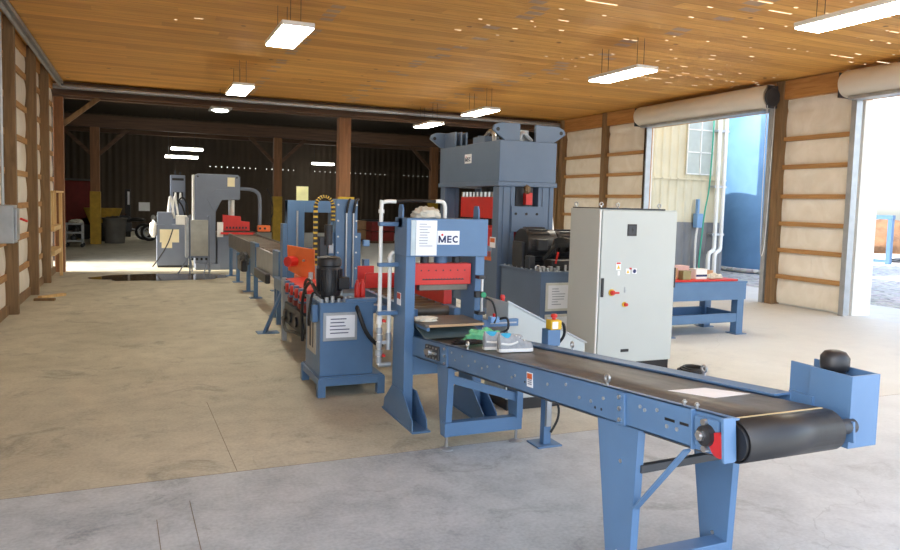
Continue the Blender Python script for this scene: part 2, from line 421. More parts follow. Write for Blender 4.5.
def text(s, size, mat, loc, rot, parent, name, bold=.0, depth=.0012):
    cu = D.curves.new(name, 'FONT'); cu.body = s; cu.size = size; cu.align_x = 'CENTER'; cu.align_y = 'CENTER'; cu.offset = bold*size; cu.extrude = depth
    to = D.objects.new('tmp', cu); COL.objects.link(to); bpy.context.view_layer.update()
    me = D.meshes.new_from_object(to.evaluated_get(bpy.context.evaluated_depsgraph_get()))
    D.objects.remove(to)
    o0 = Vector(parent.get('_o', (0,0,0)))
    me.transform(rot.to_4x4()); me.transform(Matrix.Translation(Vector(loc)-o0)); me.materials.clear(); me.materials.append(mat); me.name = name
    ob = D.objects.new(name, me); COL.objects.link(ob); ob.parent = parent; ob['_o'] = tuple(o0)
    return ob
def logo(c, ux, h, parent, name, n):
    """the letters M E C and a red dot, built from strokes; c = centre, ux = reading direction, n = outward normal"""
    c, ux, n = Vector(c), Vector(ux), Vector(n); Z = Vector((0, 0, 1)); t = h*.22
    P = lambda a, b: c + ux*a*h + Z*b*h
    m = MB()
    def st(a, b, wd=t): m.bar(P(*a), P(*b), wd, .002, n)
    st((-1.42, -.5), (-1.42, .5)); st((-.52, -.5), (-.52, .5)); st((-1.42, .42), (-.97, -.42)); st((-.97, -.42), (-.52, .42))
    st((-.10, -.5), (-.10, .5)); 
    for b in (-.39, 0, .39): st((-.10, b), (.45, b), t*.9)
    pts = [(1.12+.42*math.cos(math.radians(a)), .40*math.sin(math.radians(a))) for a in range(45, 316, 27)]
    for a, b in zip(pts, pts[1:]): st(a, b)
    o = m.build(name, NAVY, parent)
    MB().cyl(P(-.97, .62)-n*.001, P(-.97, .62)+n*.001, h*.17, seg=14).build('logo_dot', RED, parent)
def lines_front(x0, x1, y, z0, z1, n, parent, mat=INK, name='printed_lines', frac=None):
    """rows of unreadable print on a sheet looking towards -Y"""
    m = MB(); rr = random.Random(n*13+int(x0*100))
    for k in range(n):
        z = z1 - (z1-z0)*(k+.7)/(n+.4); a = x0+(x1-x0)*(.1+.05*rr.random()); b = x0+(x1-x0)*(.45+.45*rr.random())
        m.box(a, b, y-.0016, y-.0004, z-.12*(z1-z0)/n, z+.12*(z1-z0)/n)
    return m.build(name, mat, parent)

# ================================================================== THE SETTING
structure(B(-30, 60, -30, 60, -.30, -.03).build('ground', GRAVEL))
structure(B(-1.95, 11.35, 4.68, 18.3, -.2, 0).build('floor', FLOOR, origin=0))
structure(B(-2.1, 13.2, .6, 18.34, 4.46, 4.48).build('ceiling_added_diffuser', DIFFUSER, origin=0))  # unseen sheet added over the planks: stops sun flecks, brightens the gaps
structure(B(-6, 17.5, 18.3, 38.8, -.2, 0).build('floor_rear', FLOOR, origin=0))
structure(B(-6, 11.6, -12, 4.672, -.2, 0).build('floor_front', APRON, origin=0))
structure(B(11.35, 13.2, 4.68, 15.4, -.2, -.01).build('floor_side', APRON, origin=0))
structure(B(-2.0, 11.5, 1.2, 18.35, 4.22, 4.224).build('ceiling', CEIL, origin=0))
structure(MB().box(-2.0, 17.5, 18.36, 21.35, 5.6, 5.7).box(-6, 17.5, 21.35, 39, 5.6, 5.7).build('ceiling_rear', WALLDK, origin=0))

# saw-cut joints in the slab
structure(MB().box(-1.9, 11.3, 4.672, 4.68, -.05, -.001).build('trim_1', mk('slab_joint', (128,118,104), .9), origin=0))

JOINT = D.materials['slab_joint']
for k, (x, y0, y1) in enumerate(((.56, 4.685, 6.4), (.12, 2.6, 4.1), (.30, 2.4, 4.3), (5.2, 4.685, 12.0))):
    structure(MB().bar((x, y0, -.0045), (x-.05, y1, -.0045), .004, .0115).build('trim_%d' % (10+k), JOINT, origin=0))
GZ = [.54, 1.04, 1.54, 2.05, 2.60, 3.12, 3.66]
def bulged(u0, u1, fixed, axis_sign, z0, z1, zs, name, parent):
    """plastic sheeting that bellies out between the girts"""
    m = MB(); nu = max(4, int((u1-u0)/.12)); nz = int((z1-z0)/.06); vs = []; lv = [z0]+[z for z in zs if z0 < z < z1]+[z1]
    for i in range(nu+1):
        u = u0+(u1-u0)*i/nu
        for k in range(nz+1):
            z = z0+(z1-z0)*k/nz
            a = max([q for q in lv if q <= z+1e-6]); b = min([q for q in lv if q >= z-1e-6]) if z < z1 else z1
            t = 0 if b-a < 1e-6 else (z-a)/(b-a)
            bl = max(0.0, math.sin(PI*t))**.6*.045*(.6+.6*noise.noise((u*1.3, z*2, fixed)))+.008*noise.noise((u*7, z*3, 2))
            vs.append((fixed+axis_sign*bl, u, z))
    fs = [(i*(nz+1)+k, (i+1)*(nz+1)+k, (i+1)*(nz+1)+k+1, i*(nz+1)+k+1) for i in range(nu) for k in range(nz)]
    m.add(vs, fs); o = m.build(name, SHEET, parent, smooth=True); return o
# left wall
wl = structure(B(-1.97, -1.92, 1.2, 18.1, 0, 4.2).build('wall_left', WHITE, origin=0))
bulged(1.3, 18.05, -1.80, 1, .03, 4.05, GZ, 'insulation_sheet', wl)
for z in GZ: B(-1.82, -1.755, 1.3, 18.05, z-.045, z+.045).build('girt', GIRT, wl)
B(-1.84, -1.75, 1.3, 18.05, 4.0, 4.2).build('top_plate', FASCIA, wl)
B(-1.84, -1.74, 1.3, 18.05, 0, .14).build('sill_board', POSTW, wl)
for y in (3.0, 5.2, 7.4, 9.62, 11.92, 14.16, 15.98):
    B(-1.87, -1.62, y-.06, y+.06, 0, 4.2).build('stud', POSTW, wl, .006)
MB().cyl((-1.6, 3, 4.08), (-1.6, 18.1, 4.08), .03).build('conduit', GALV, wl, smooth=True)
B(-1.66, -1.55, 3, 18.1, 4.14, 4.2).build('cable_tray', GALV, wl)
# framed shelf boards at the end of the left wall
for z in (.57, 1.05): B(-1.84, -1.56, 16.05, 17.5, z-.05, z+.05).build('shelf_rail', LIGHTWOOD, wl, .004)
B(-1.84, -1.52, 16.05, 17.5, 1.76, 1.80).build('shelf_board', LIGHTWOOD, wl, .004)
for y in (16.35, 16.8, 17.25): B(-1.72, -1.64, y-.06, y+.06, 1.1, 1.76).build('shelf_slat', LIGHTWOOD, wl, .004)
B(-1.6, -1.54, 17.34, 17.42, 0, 1.76).build('shelf_upright', LIGHTWOOD, wl, .004)
# right wall in three lengths around the two roller doors
def right_wall(name, y0, y1, posts, sheet=True):
    wr = structure(B(11.28, 11.33, y0, y1, 0, 4.2).build(name, WHITE, origin=0))
    bulged(y0+.02, y1-.02, 11.22, -1, .03, 3.9, GZ, 'insulation_sheet', wr)
    for z in GZ[:6]: B(11.14, 11.21, y0, y1, z-.04, z+.04).build('girt', GIRT, wr)
    B(11.10, 11.22, y0, y1, 3.86, 4.2).build('fascia_board', FASCIA, wr)
    for y in posts: B(11.06, 11.27, y-.085, y+.085, 0, 4.2).build('stud', POSTW, wr, .006)
    return wr
right_wall('wall_right_far', 14.2, 18.3, (15.9, 17.95, 18.2))
right_wall('wall_right_middle', 8.75, 10.35, (10.27,))
right_wall('wall_right_near', 1.2, 4.9, (4.0, 2.2))
for nm, y0, y1 in (('wall_right_above_near_door', 4.9, 8.75), ('wall_right_above_far_door', 10.35, 14.2)):
    structure(B(11.24, 11.33, y0, y1, 3.68, 4.2).build(nm, FASCIA, origin=0))
def roller_door(name, y0, y1, chain):
    d = structure(MB().lathe((10.96, 0, 3.93), [(.01, y0-.12), (.215, y0-.12), (.225, y0-.1), (.225, y1+.1), (.215, y1+.12), (.01, y1+.12)], 28, 'y').build(name, ROLLW, smooth=True))
    B(10.86, 11.12, y0, y1, 3.66, 3.71).build('bottom_bar', GALV, d)
    for y in (y0-.03, y1+.03):
        B(11.06, 11.20, y-.05, y+.05, 0, 3.72).build('guide_track', GALV, d)
        B(10.80, 11.24, y+(.10 if y > y0+1 else -.14), y+(.12 if y > y0+1 else -.12), 3.70, 4.12).build('end_bracket', DGREY, d)
    if chain:
        h = MB().lathe((10.90, y0-.17, 3.9), [(.02, -.05), (.17, -.05), (.19, -.02), (.17, 0), (.12, 0), (.12, -.03), (.05, -.03), (.05, .02)], 24, 'y').build('chain_wheel', DGREY, d, smooth=True)
        MB().tube([(10.80, y0-.18, 3.9), (10.82, y0-.16, 2.6), (10.86, y0-.14, 1.3), (10.92, y0-.13, .9), (10.98, y0-.14, 1.3), (10.99, y0-.16, 2.6), (10.99, y0-.18, 3.9)], .008, 6).build('hand_chain', STEEL, d, smooth=True)
    return d
roller_door('door_1', 10.48, 14.14, True)
roller_door('door_2', 4.95, 8.66, False)
structure(B(11.30, 11.75, 8.66, 8.74, -.02, 3.7).build('trim_8', WHITE, origin=0))
structure(B(11.06, 11.26, 14.16, 14.22, 0, 3.7).build('trim_2', FASCIA, origin=0))

# header between the two buildings
structure(B(-1.9, 11.3, 18.22, 18.42, 3.86, 4.20).build('trim_3', OLDX, origin=0))
structure(MB().cyl((-1.9, 18.1, 4.08), (11.2, 18.1, 4.08), .055).build('trim_4', GALV, smooth=True, origin=0))
structure(B(-1.9, 11.3, 18.08, 18.2, 3.90, 3.95).build('trim_5', OLDX, origin=0))
# rear building
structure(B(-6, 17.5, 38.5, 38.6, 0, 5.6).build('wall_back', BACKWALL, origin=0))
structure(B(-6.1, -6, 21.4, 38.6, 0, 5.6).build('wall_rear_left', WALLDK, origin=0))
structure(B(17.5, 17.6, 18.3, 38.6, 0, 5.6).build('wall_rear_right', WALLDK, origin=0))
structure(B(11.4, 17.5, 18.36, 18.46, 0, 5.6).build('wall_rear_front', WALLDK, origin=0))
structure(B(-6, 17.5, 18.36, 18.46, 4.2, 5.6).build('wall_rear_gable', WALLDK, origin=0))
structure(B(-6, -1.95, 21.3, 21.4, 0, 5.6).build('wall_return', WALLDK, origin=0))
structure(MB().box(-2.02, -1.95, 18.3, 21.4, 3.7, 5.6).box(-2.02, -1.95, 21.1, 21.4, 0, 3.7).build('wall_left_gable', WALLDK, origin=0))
bt = MB()
structure(B(-6, 17.4, 28.2, 28.5, 4.08, 4.5).build('trim_6', OLDX, origin=0))
structure(B(-6, 17.4, 33.2, 33.5, 4.3, 4.7).build('trim_7', OLDX, origin=0))

# timber posts
def timber(x, y, s, top, label, yellow=1.85, braces=True):
    t = thing('timber_post', (x, y, 0), label, 'post')
    B(x-s/2, x+s/2, y-s/2, y+s/2, 0, top).build('post_shaft', OLDZ, t, .012)
    if yellow: B(x-s/2-.02, x+s/2+.02, y-s/2-.02, y+s/2+.02, 0, yellow).build('painted_guard', YELLOWOLD, t, .01)
    if braces:
        for sg in (-1, 1): MB().bar((x+sg*.1, y, top-.95), (x+sg*1.05, y, top-.02), .10, .12).build('brace', OLDX, t)
    return t
timber(-1.47, 28.35, .3, 4.08, 'timber post with yellow painted base at the far left, beside the grey trash can')
timber(4.83, 28.35, .3, 4.08, 'timber post with yellow painted base between the band saw and the yellow cable chain')
timber(11.3, 28.35, .3, 4.08, 'dark timber post in the shadow just left of the tall press')
timber(4.80, 18.32, .3, 3.86, 'stout brown timber post rising behind the column with two bright rods', yellow=0, braces=False)
p = timber(-1.66, 18.2, .2, 3.86, 'corner timber post at the far end of the left wall', yellow=0, braces=False)
MB().bar((-1.6, 18.2, 3.25), (-.85, 18.2, 3.9), .09, .1).build('brace', POSTW, p)

# ================================================================== CEILING LIGHTS
def ceiling_light(x, y, label, z=3.73, L=1.22, Wd=.37):
    t = thing('ceiling_light', (x, y, z), label, 'light', 'hanging strip lights')
    B(x-Wd/2-.006, x+Wd/2+.006, y-L/2-.006, y+L/2+.006, z+.018, z+.075).build('housing', WHITE, t, .01)
    B(x-Wd/2+.008, x+Wd/2-.008, y-L/2+.008, y+L/2-.008, z, z+.018).build('lens', LENS, t, .006)
    for sy in (-.4, .4):
        MB().cyl((x-.06, y+sy*L*.9, z+.07), (x-.06, y+sy*L*.9, 4.22), .004, seg=5).build('hanger_wire', DGREY, t)
        MB().cyl((x+.06, y+sy*L*.9, z+.07), (x+.06, y+sy*L*.9, 4.22), .004, seg=5).build('hanger_wire', DGREY, t)
    return t
ceiling_light(1.685, 9.16, 'large bright strip light, nearest of the left row under the planks')
ceiling_light(1.70, 14.1, 'bright strip light just in front of the dark opening, left row')
ceiling_light(6.70, 5.30, 'bright strip light at the top right corner above the roller doors')
ceiling_light(6.69, 9.21, 'bright strip light in the right row, left of the white roller drum')
ceiling_light(6.82, 14.46, 'bright strip light hanging directly above the tall press')
ceiling_light(6.72, 17.3, 'bright strip light by the header, left of the tall press lugs', 3.70)
t = thing('flood_light', (1.68, 17.5, 3.70), 'square flood light with a round lit centre hanging by the header', 'light')
B(1.45, 1.91, 17.12, 17.88, 3.74, 3.79).build('housing', GALV, t, .02); MB().lathe((1.68, 17.5, 3.71), [(.12, 0), (.18, .03)], 20).build('lens', LENS, t)
MB().cyl((1.68, 17.5, 3.79), (1.68, 17.5, 4.22), .006, seg=5).build('hanger_wire', DGREY, t)
def tube_light(x, y, z, label, L=1.3):
    t = thing('tube_light', (x, y, z), label, 'light', 'tube lights in the rear building')
    B(x-L/2, x+L/2, y-.12, y+.12, z+.02, z+.07).build('housing', WHITE, t, .01); B(x-L/2, x+L/2, y-.14, y+.14, z-.06, z+.02).build('lens', LENS2, t, .02)
    for sx in (-.4, .4): MB().cyl((x+sx*L, y, z+.08), (x+sx*L, y, 5.6), .006, seg=5).build('hanger_wire', DGREY, t)
tube_light(1.85, 33.6, 3.82, 'upper tube light of the pair in the dark above the saw')
tube_light(1.60, 33.0, 3.44, 'lower tube light of the pair in the dark above the saw', 1.3)
tube_light(8.5, 36.5, 3.6, 'single tube light in the dark left of the stout timber post', 1.1)
tube_light(.6, 23.5, 5.1, 'added tube light, unseen high behind the header above the saw')  # unseen fixture added to brighten the rear floor
tube_light(8.0, 24.5, 5.1, 'added tube light, unseen high behind the header above the tall press')  # second added fixture for the rear floor, hidden by the header
tube_light(12.9, 30.0, 3.42, 'tube light half hidden by the left edge of the tall press', 1.0)

# ================================================================== OUTSIDE THE DOORS
bd = thing('siding_building', (13.6, 15.6, 0), 'beige ribbed siding building seen through the left roller door', 'building')
B(11.6, 14.85, 15.5, 15.7, 1.42, 6.5).build('siding', SIDING, bd); B(11.6, 14.85, 15.47, 15.7, -.1, 1.42).build('grey_lower_siding', SIDGREY, bd)
B(11.6, 14.85, 15.44, 15.5, 2.56, 2.60).build('seam_flashing', SIDING, bd); B(11.98, 12.2, 15.40, 15.5, -.1, 6.5).build('corner_flashing', WHITE, bd)
f = B(13.45, 14.35, 15.45, 15.5, 2.7, 4.6).build('window_panel', PANELT, bd)
for x in (13.45, 13.9, 14.33): B(x-.015, x+.015, 15.43, 15.46, 2.7, 4.6).build('mullion', WHITE, f)
for z in (2.72, 3.3, 3.9, 4.5): B(13.45, 14.35, 15.43, 15.46, z-.015, z+.015).build('mullion', WHITE, f)
tk = thing('storage_tank', (17.7, 16.2, 0), 'tall blue cylindrical tank outside the left roller door', 'tank')
MB().lathe((17.7, 16.2, -.1), [(1.75, 0), (1.75, .12), (1.7, .14), (1.7, 8.0)], 48).build('shell', TANKB, tk, smooth=True)
MB().ring((17.7, 16.2, .05), 1.76, .06, 'z', 48).build('base_ring', GRAVEL, tk, smooth=True)
pp = thing('downpipe', (14.4, 15.3, 0), 'pair of tall white pipes beside the blue tank', 'pipe')
for dx in (0, .22): MB().tube([(14.40+dx, 15.3, 7), (14.40+dx, 15.3, 2), (14.40+dx, 15.3, .95), (14.33+dx, 15.25, .68), (14.08+dx, 15.15, .55), (14.08+dx, 15.15, -.02)], .055, 10).build('pipe', PIPEW, pp, smooth=True)
for z in (1.1, 2.4, 3.9): B(14.30, 14.72, 15.28, 15.46, z-.03, z+.03).build('pipe_clamp', GALV, pp)
eb = thing('meter_box', (13.55, 15.35, 1.5), 'small pale blue meter box on the beige siding', 'box')
B(13.76, 13.96, 15.28, 15.46, 1.28, 1.66).build('box_body', LBLUE, eb, .015); B(13.83, 13.89, 15.36, 15.46, 1.66, 2.05).build('conduit', LBLUE, eb, .01); MB().tube([(13.84, 15.36, 1.28), (13.80, 15.36, .9), (13.82, 15.36, -.02)], .03).build('lower_conduit', PIPEW, eb, smooth=True)
tag(MB().tube([(14.26, 15.40, 4.6), (14.2, 15.33, 3.8), (14.08, 15.25, 2.4), (13.92, 15.2, 1.7), (13.84, 15.18, 1.0), (13.74, 15.12, .3), (13.7, 15.0, -.01)], .02).build('garden_hose', HOSEG, smooth=True), 'thin green hose hanging down in front of the siding', 'hose')
gt = thing('gate_frame', (25.5, 18.5, 0), 'pale blue steel gate frame standing in the yard outside the right door', 'gate')
B(24.96, 25.09, 18.97, 19.09, -.05, 1.6).build('gate_post', BLUE, gt); B(24.96, 25.09, 17.77, 17.93, -.05, 1.6).build('gate_post', BLUE, gt); B(24.95, 25.1, 17.75, 19.11, 1.6, 1.75).build('gate_rail', BLUE, gt); B(24.98, 25.07, 17.93, 18.97, .02, .12).build('gate_rail', BLUE, gt)
tag(MB().blob((34, 25.2, .0), 3.4, 3.4, 1.45, .35, 1.6, 3, 30, 16).build('soil_heap', SOIL, smooth=True), 'heap of brown soil in the yard outside the right door', 'soil')
tag(MB().blob((27.5, 21.6, .2), .9, .9, .6, .25, 1.5, 5).build('yellow_bucket', YELLOW), 'yellow digger bucket beside the soil heap', 'bucket')
tag(MB().blob((27, 18.6, .0), .9, .5, .12, .3, 2, 8).build('rubble_patch', DGREY), 'low patch of dark rubble on the gravel outside the right door', 'rubble')
tr = thing('bare_tree', (36, 29.4, 0), 'bare brown tree beyond the soil heap outside the right door', 'tree')
rt_ = random.Random(4); tm = MB()
def branch(p, d, L, r, depth):
    q = p+d*L; tm.cyl(p, q, r, r*.65, 6)
    if depth:
        for _ in range(3):
            nd = (d+Vector((rt_.uniform(-.7,.7), rt_.uniform(-.7,.7), rt_.uniform(-.1,.5)))).normalized(); branch(q, nd, L*.68, r*.6, depth-1)
branch(Vector((36, 29.4, -.1)), Vector((0, 0, 1)), 1.0, .12, 4); tm.build('trunk_and_branches', BARK, tr)

# ================================================================== DISCHARGE CONVEYOR
TH = math.atan(.0896)
CM = Matrix(((1,0,0,1.97),(0,math.cos(TH),math.sin(TH),1.95),(0,-math.sin(TH),math.cos(TH),1.0),(0,0,0,1)))
def L(): return MB(CM)
cv = thing('belt_conveyor', (2.29, 3.6, 0), 'long blue belt conveyor sloping up to its roller end in the foreground', 'conveyor')
W_ = .63; LEN = 3.40
L().box(.0, .012, 0, LEN, -.155, 0).box(.0, .03, 0, LEN, -.008, 0).box(.0, .03, .2, LEN, -.155, -.147).build('side_plate', BLUE, cv, .002)
L().box(W_-.012, W_, .30, LEN, -.155, 0).box(W_-.108, W_, .30, LEN, -.010, .0).box(W_-.012, W_, 0, .30, -.155, -.07).build('side_plate', BLUE, cv, .002)
# belt: flat run plus wrap round the head pulley
prof = []; r = .077; zc = -.016-r
for k in range(13):
    a = PI/2+PI*k/12; prof.append((.03+r*math.cos(a)*1.0, zc+r*math.sin(a)))
prof = [(LEN-.05, -.016)] + prof + [(LEN-.05, zc-r)]
prof_in = [(y, z) for y, z in prof]
m = L(); n = len(prof)
vs = [(x, y, z) for x in (.034, W_-.115) for y, z in prof]
m.add(vs, [(k, k+1, n+k+1, n+k) for k in range(n-1)])
bo = m.build('belt', BELT, cv, smooth=True); sm = bo.modifiers.new('thick', 'SOLIDIFY'); sm.thickness = .005; sm.offset = 0
hp = L().cyl((.02, .03, zc), (W_-.107, .03, zc), r-.006, seg=28).build('head_pulley', BLACK, cv, smooth=True)
L().cyl((W_-.115, .03, zc), (W_+.02, .03, zc), .03).build('pulley_shaft', DGREY, cv, smooth=True)
L().cyl((.02, LEN-.06, zc), (W_-.02, LEN-.06, zc), r-.006, seg=24).build('tail_pulley', DGREY, cv, smooth=True)
L().box(.04, W_-.125, .045, .057, -.0135, -.0115).build('belt_lacing', mk('tan_lacing', (206,184,140), .6), cv)
L().box(-.048, .004, -.002, .012, -.158, .004).build('end_flange', BLUE, cv, .002)
br = L().box(-.014, .0, .06, .19, -.135, -.02).build('bearing_housing', BLUE, cv, .006)
L().cyl((-.038, .115, -.083), (-.001, .115, -.083), .038, .045, 20).build('bearing', MOTOR, br, smooth=True)
L().cyl((-.050, .125, -.083), (-.036, .125, -.083), .021, seg=6).cyl((-.056, .125, -.083), (-.05, .125, -.083), .012, seg=10).build('shaft_nut', STEEL, br)
L().cyl((-.022, .055, -.108), (-.001, .055, -.108), .048, seg=24).build('red_guard', mk('guard_red', (176,38,44), .4), cv, .003)
for z in (-.035, -.135): L().cyl((-.03, .125, z), (0, .125, z), .013, seg=10).build('take_up_bolt', STEEL, cv, smooth=True)
L().box(-.02, .0, .195, .207, -.155, .0).build('bearing_stop', BLUE, cv, .002)
for s0, s1 in ((.235, .285), (.315, .375)): L().box(-.0015, .002, s0, s1, -.077, -.066).build('adjusting_slot', BLACK, cv)
for s0 in (.66, 2.68):
    sp = L().box(-.012, .0, s0-.03, s0+.03, -.155, -.01).build('splice_plate', BLUE, cv, .003)
    for z in (-.03, -.08, -.13): L().cyl((-.022, s0, z), (-.011, s0, z), .010, seg=6).build('plate_bolt', STEEL, sp)
rb = random.Random(2)
bs = [(.30,-.10),(.36,-.10),(.42,-.045),(.5,-.06),(.53,-.05),(.80,-.06),(.9,-.09),(1.0,-.09),(1.12,-.045),(1.3,-.07),(1.66,-.075),(1.7,-.09),(1.86,-.05),(2.02,-.07),(2.1,-.09),(2.2,-.06),(2.3,-.10),(2.4,-.05),(2.52,-.09),(2.58,-.045)]
for s0, z in bs: L().cyl((-.006, s0, z), (0, s0, z), .0085, seg=6).build('rivet', GALV, cv)
for s0, z in ((.82, -.115), (.87, -.115), (1.5, -.095), (1.55, -.095)): L().cyl((-.001, s0, z), (.001, s0, z), .007, seg=10).build('bolt_hole', BLACK, cv)
lb = L().box(-.002, 0, 1.46, 1.525, -.115, -.035).build('warning_label', PAPER, cv)
L().box(-.0028, -.0018, 1.465, 1.52, -.07, -.04).build('warning_heading', mk('label_orange', (206,92,40), .5), lb)
for k in range(3): L().box(-.0028, -.0018, 1.47, 1.515, -.08-k*.011, -.072-k*.011).build('warning_text', INK, lb)
for x in (.014, W_-.014):
    for s0 in ((.79, 2.35) if x < .1 else (.82, 2.02, 2.0)):
        if s0 == 2.0: continue
        e = L().cyl((x, s0, -.004), (x, s0, .018), .007, seg=8).ring((x, s0, .034), .017, .006, 'x').build('lifting_eye', STEEL, cv, smooth=True)
for s0 in (.2, .27): L().cyl((.012, s0, -.01), (.012, s0, .024), .006, seg=8).cyl((.012, s0, .012), (.012, s0, .018), .011, seg=6).build('adjusting_stud', STEEL, cv)
# head stand: two tapered channel legs, cross bars, brace
def conv_z(y): return 1.0-.0896*(y-1.95)-.155
for X in (1.975, 2.535):
    lg = MB().prism([(X, 2.49, conv_z(2.49)), (X, 2.79, conv_z(2.79)), (X, 2.66, .0), (X, 2.52, .0)], (.010, 0, 0))
    lg.bar((X+.02, 2.492, conv_z(2.49)), (X+.02, 2.522, 0), .04, .01, (0,1,0)).bar((X+.02, 2.788, conv_z(2.79)), (X+.02, 2.658, 0), .04, .01, (0,1,0))
    lg.box(X-.02, X+.09, 2.5, 2.71, 0, .012); lg.box(X-.002, X+.07, 2.44, 2.76, conv_z(2.43)-.012, conv_z(2.43)+.02) if False else None
    o = lg.build('leg', BLUE, cv, .003)
    for z in (.2, .62): MB().cyl((X-.006, 2.6, z), (X, 2.6, z), .009, seg=6).build('leg_bolt', STEEL, o)
MB().box(1.99, 2.56, 2.51, 2.60, .06, .19).build('cross_bar', BLUE, cv, .004)
MB().bar((2.0, 2.50, .615), (2.56, 2.50, .63), .03, .035).build('cross_bar', DGREY, cv, .002)
MB().bar((1.99, 2.50, .44), (1.99, 2.20, .80), .012, .035, (1,0,0)).build('knee_brace', BLUE, cv, .003)
# tail stand
for X, sx in ((1.975, 1), (2.535, 1)):
    zt = conv_z(4.7)
    lg = MB().prism([(X, 4.58, zt), (X, 4.80, zt), (X, 4.70, .09), (X, 4.62, .09)], (.010, 0, 0))
    lg.bar((X+.025, 4.585, zt), (X+.025, 4.625, .09), .05, .01, (0,1,0)).bar((X+.025, 4.795, zt), (X+.025, 4.695, .09), .05, .01, (0,1,0))
    lg.build('leg', BLUE, cv, .003)
    ft = MB().cyl((X+.02, 4.63, .018), (X+.02, 4.63, .12), .011).build('levelling_stud', STEEL, cv, smooth=True)
    MB().lathe((X+.02, 4.63, 0), [(.05, 0), (.05, .008), (.02, .022)], 18).build('levelling_foot', GALV, ft, smooth=True)
MB().box(1.965, 2.585, 4.595, 4.665, .10, .20).build('cross_bar', BLUE, cv, .004)
MB().bar((1.99, 4.62, .52), (2.57, 4.62, .33), .02, .06).build('cross_bar', BLUE, cv, .003)
MB().box(2.53, 2.58, 4.58, 4.63, .19, .40).build('stand_post', BLUE, cv, .003)
# tail take-up
tu = L().box(-.014, 0, 2.80, 3.06, -.13, -.03).build('take_up_frame', DGREY, cv, .004)
L().cyl((-.025, 2.82, -.08), (-.025, 3.04, -.08), .009, seg=8).box(-.045, -.012, 2.92, 3.0, -.1, -.06).build('take_up_screw', STEEL, tu)
for s0 in (2.83, 2.89, 2.95, 3.01):
    for z in (-.045, -.118): L().cyl((-.022, s0, z), (-.012, s0, z), .007, seg=6).build('take_up_bolt', STEEL, tu)
# drive guard and motor
dg = MB().box(2.602, 2.612, 1.98, 2.17, .81, 1.105).box(2.615, 2.625, 2.165, 2.28, .81, 1.105).box(2.602, 2.765, 1.97, 1.982, .81, 1.105).box(2.755, 2.765, 1.982, 2.28, .81, 1.105).box(2.612, 2.755, 1.982, 2.28, .81, .82).build('drive_guard', BLUE, cv, .002)
MB().bar((2.62, 2.2, .93), (2.59, 2.2, .93), .12, .1).build('guard_bracket', BLUE, cv)
mo = MB().lathe((2.685, 2.12, .82), [(.045, 0), (.045, .27), (.055, .28), (.058, .30), (.058, .33), (.042, .352), (.02, .358)], 12).build('drive_motor', MOTOR, cv, smooth=True)
tag(MB(CM).prism([(.22,.62,-.0130),(.42,.60,-.0130),(.49,.40,-.0130),(.28,.39,-.0130)], (0,0,.0008)).build('paper_sheet', PAPER), 'white paper sheet lying flat on the belt near the roller end', 'paper')
lp = D.objects['paper_sheet']

# shoes and gloves on the belt
def belt_z(y): return 1.0-.0896*(y-1.95)-.009
def shoe(x, y, ang, label):
    M = Matrix.Translation((x, y, belt_z(y))) @ Matrix.Rotation(-math.atan(.0896), 4, 'X') @ Matrix.Rotation(ang, 4, 'Z') @ Matrix.Diagonal((.86, 1.0, 1.28, 1))
    t = thing('shoe', (x, y, belt_z(y)), label, 'shoe', 'pair of grey shoes on the belt')
    secs = [(-.135,.022,.064),(-.125,.033,.084),(-.09,.038,.078),(-.05,.037,.070),(-.01,.038,.078),(.03,.042,.060),(.07,.046,.045),(.105,.042,.038),(.13,.030,.030),(.142,.012,.018)]
    def loft(secs, z0):
        m = MB(M); nk = 14; vs = []
        for sx, hw, h in secs:
            for k in range(nk):
                a = PI*k/(nk-1); vs.append((sx, hw*math.cos(a)*(1.0), z0+h*max(0.0, math.sin(a))**.7))
        fs = [(i*nk+k, (i+1)*nk+k, (i+1)*nk+k+1, i*nk+k+1) for i in range(len(secs)-1) for k in range(nk-1)]
        fs += [(i*nk, i*nk+nk-1, (i+1)*nk+nk-1, (i+1)*nk) for i in range(len(secs)-1)]
        fs += [tuple(range(nk)), tuple(range((len(secs)-1)*nk, len(secs)*nk))]
        return m.add(vs, fs)
    up = loft(secs, .014).build('upper', SHOEG, t, smooth=True)
    pts = [(sx, hw+.004) for sx, hw, h in secs]; outl = [(a, b, 0) for a, b in pts]+[(a, -b, 0) for a, b in reversed(pts)]
    MB(M).prism(outl, (0,0,.018)).build('sole', WHITE, t, .004)
    m = MB(M); m.lathe((-.07, 0, .0), [(.026, .070), (.034, .092), (.031, .094), (.024, .085)], 16); m.v = [M @ Vector(((M.inverted() @ p).x*1.35+.02, (M.inverted() @ p).y, (M.inverted() @ p).z)) for p in m.v]
    m.build('collar_lining', SHOEB, t, smooth=True)
    MB(M).blob((.02, 0, .074), .045, .022, .013, .1, 2, 3).build('tongue', SHOEG, t, smooth=True)
    ms = MB(M)
    for sy in (-1, 1): ms.tube([(-.12, sy*.036, .045), (-.05, sy*.041, .040), (.01, sy*.043, .052)], .006, 6)
    ms.build('side_stripe', WHITE, t, smooth=True)
    ml = MB(M)
    for k in range(4): ml.bar((.005+.022*k, -.026, .082-.008*k), (.012+.022*k, .026, .082-.008*k), .006, .005)
    ml.build('laces', WHITE, t)
shoe(2.215, 4.27, -.2, 'grey shoe with blue lining on the belt, the left one, half hidden')
shoe(2.245, 4.12, -.15, 'grey shoe with blue lining and white stripe on the belt, the front one')
def wadded(name, c, rx, ry, rz, mat, label, cat, seed, amp=.5):
    return tag(MB().blob(c, rx, ry, rz, amp, 2.2, seed, 30, 18).build(name, mat, smooth=True), label, cat)
wadded('green_glove', (2.33, 4.76, belt_z(4.76)+.028), .15, .07, .06, GREENC, 'green glove crumpled on the belt behind the grey shoes', 'glove', 2)
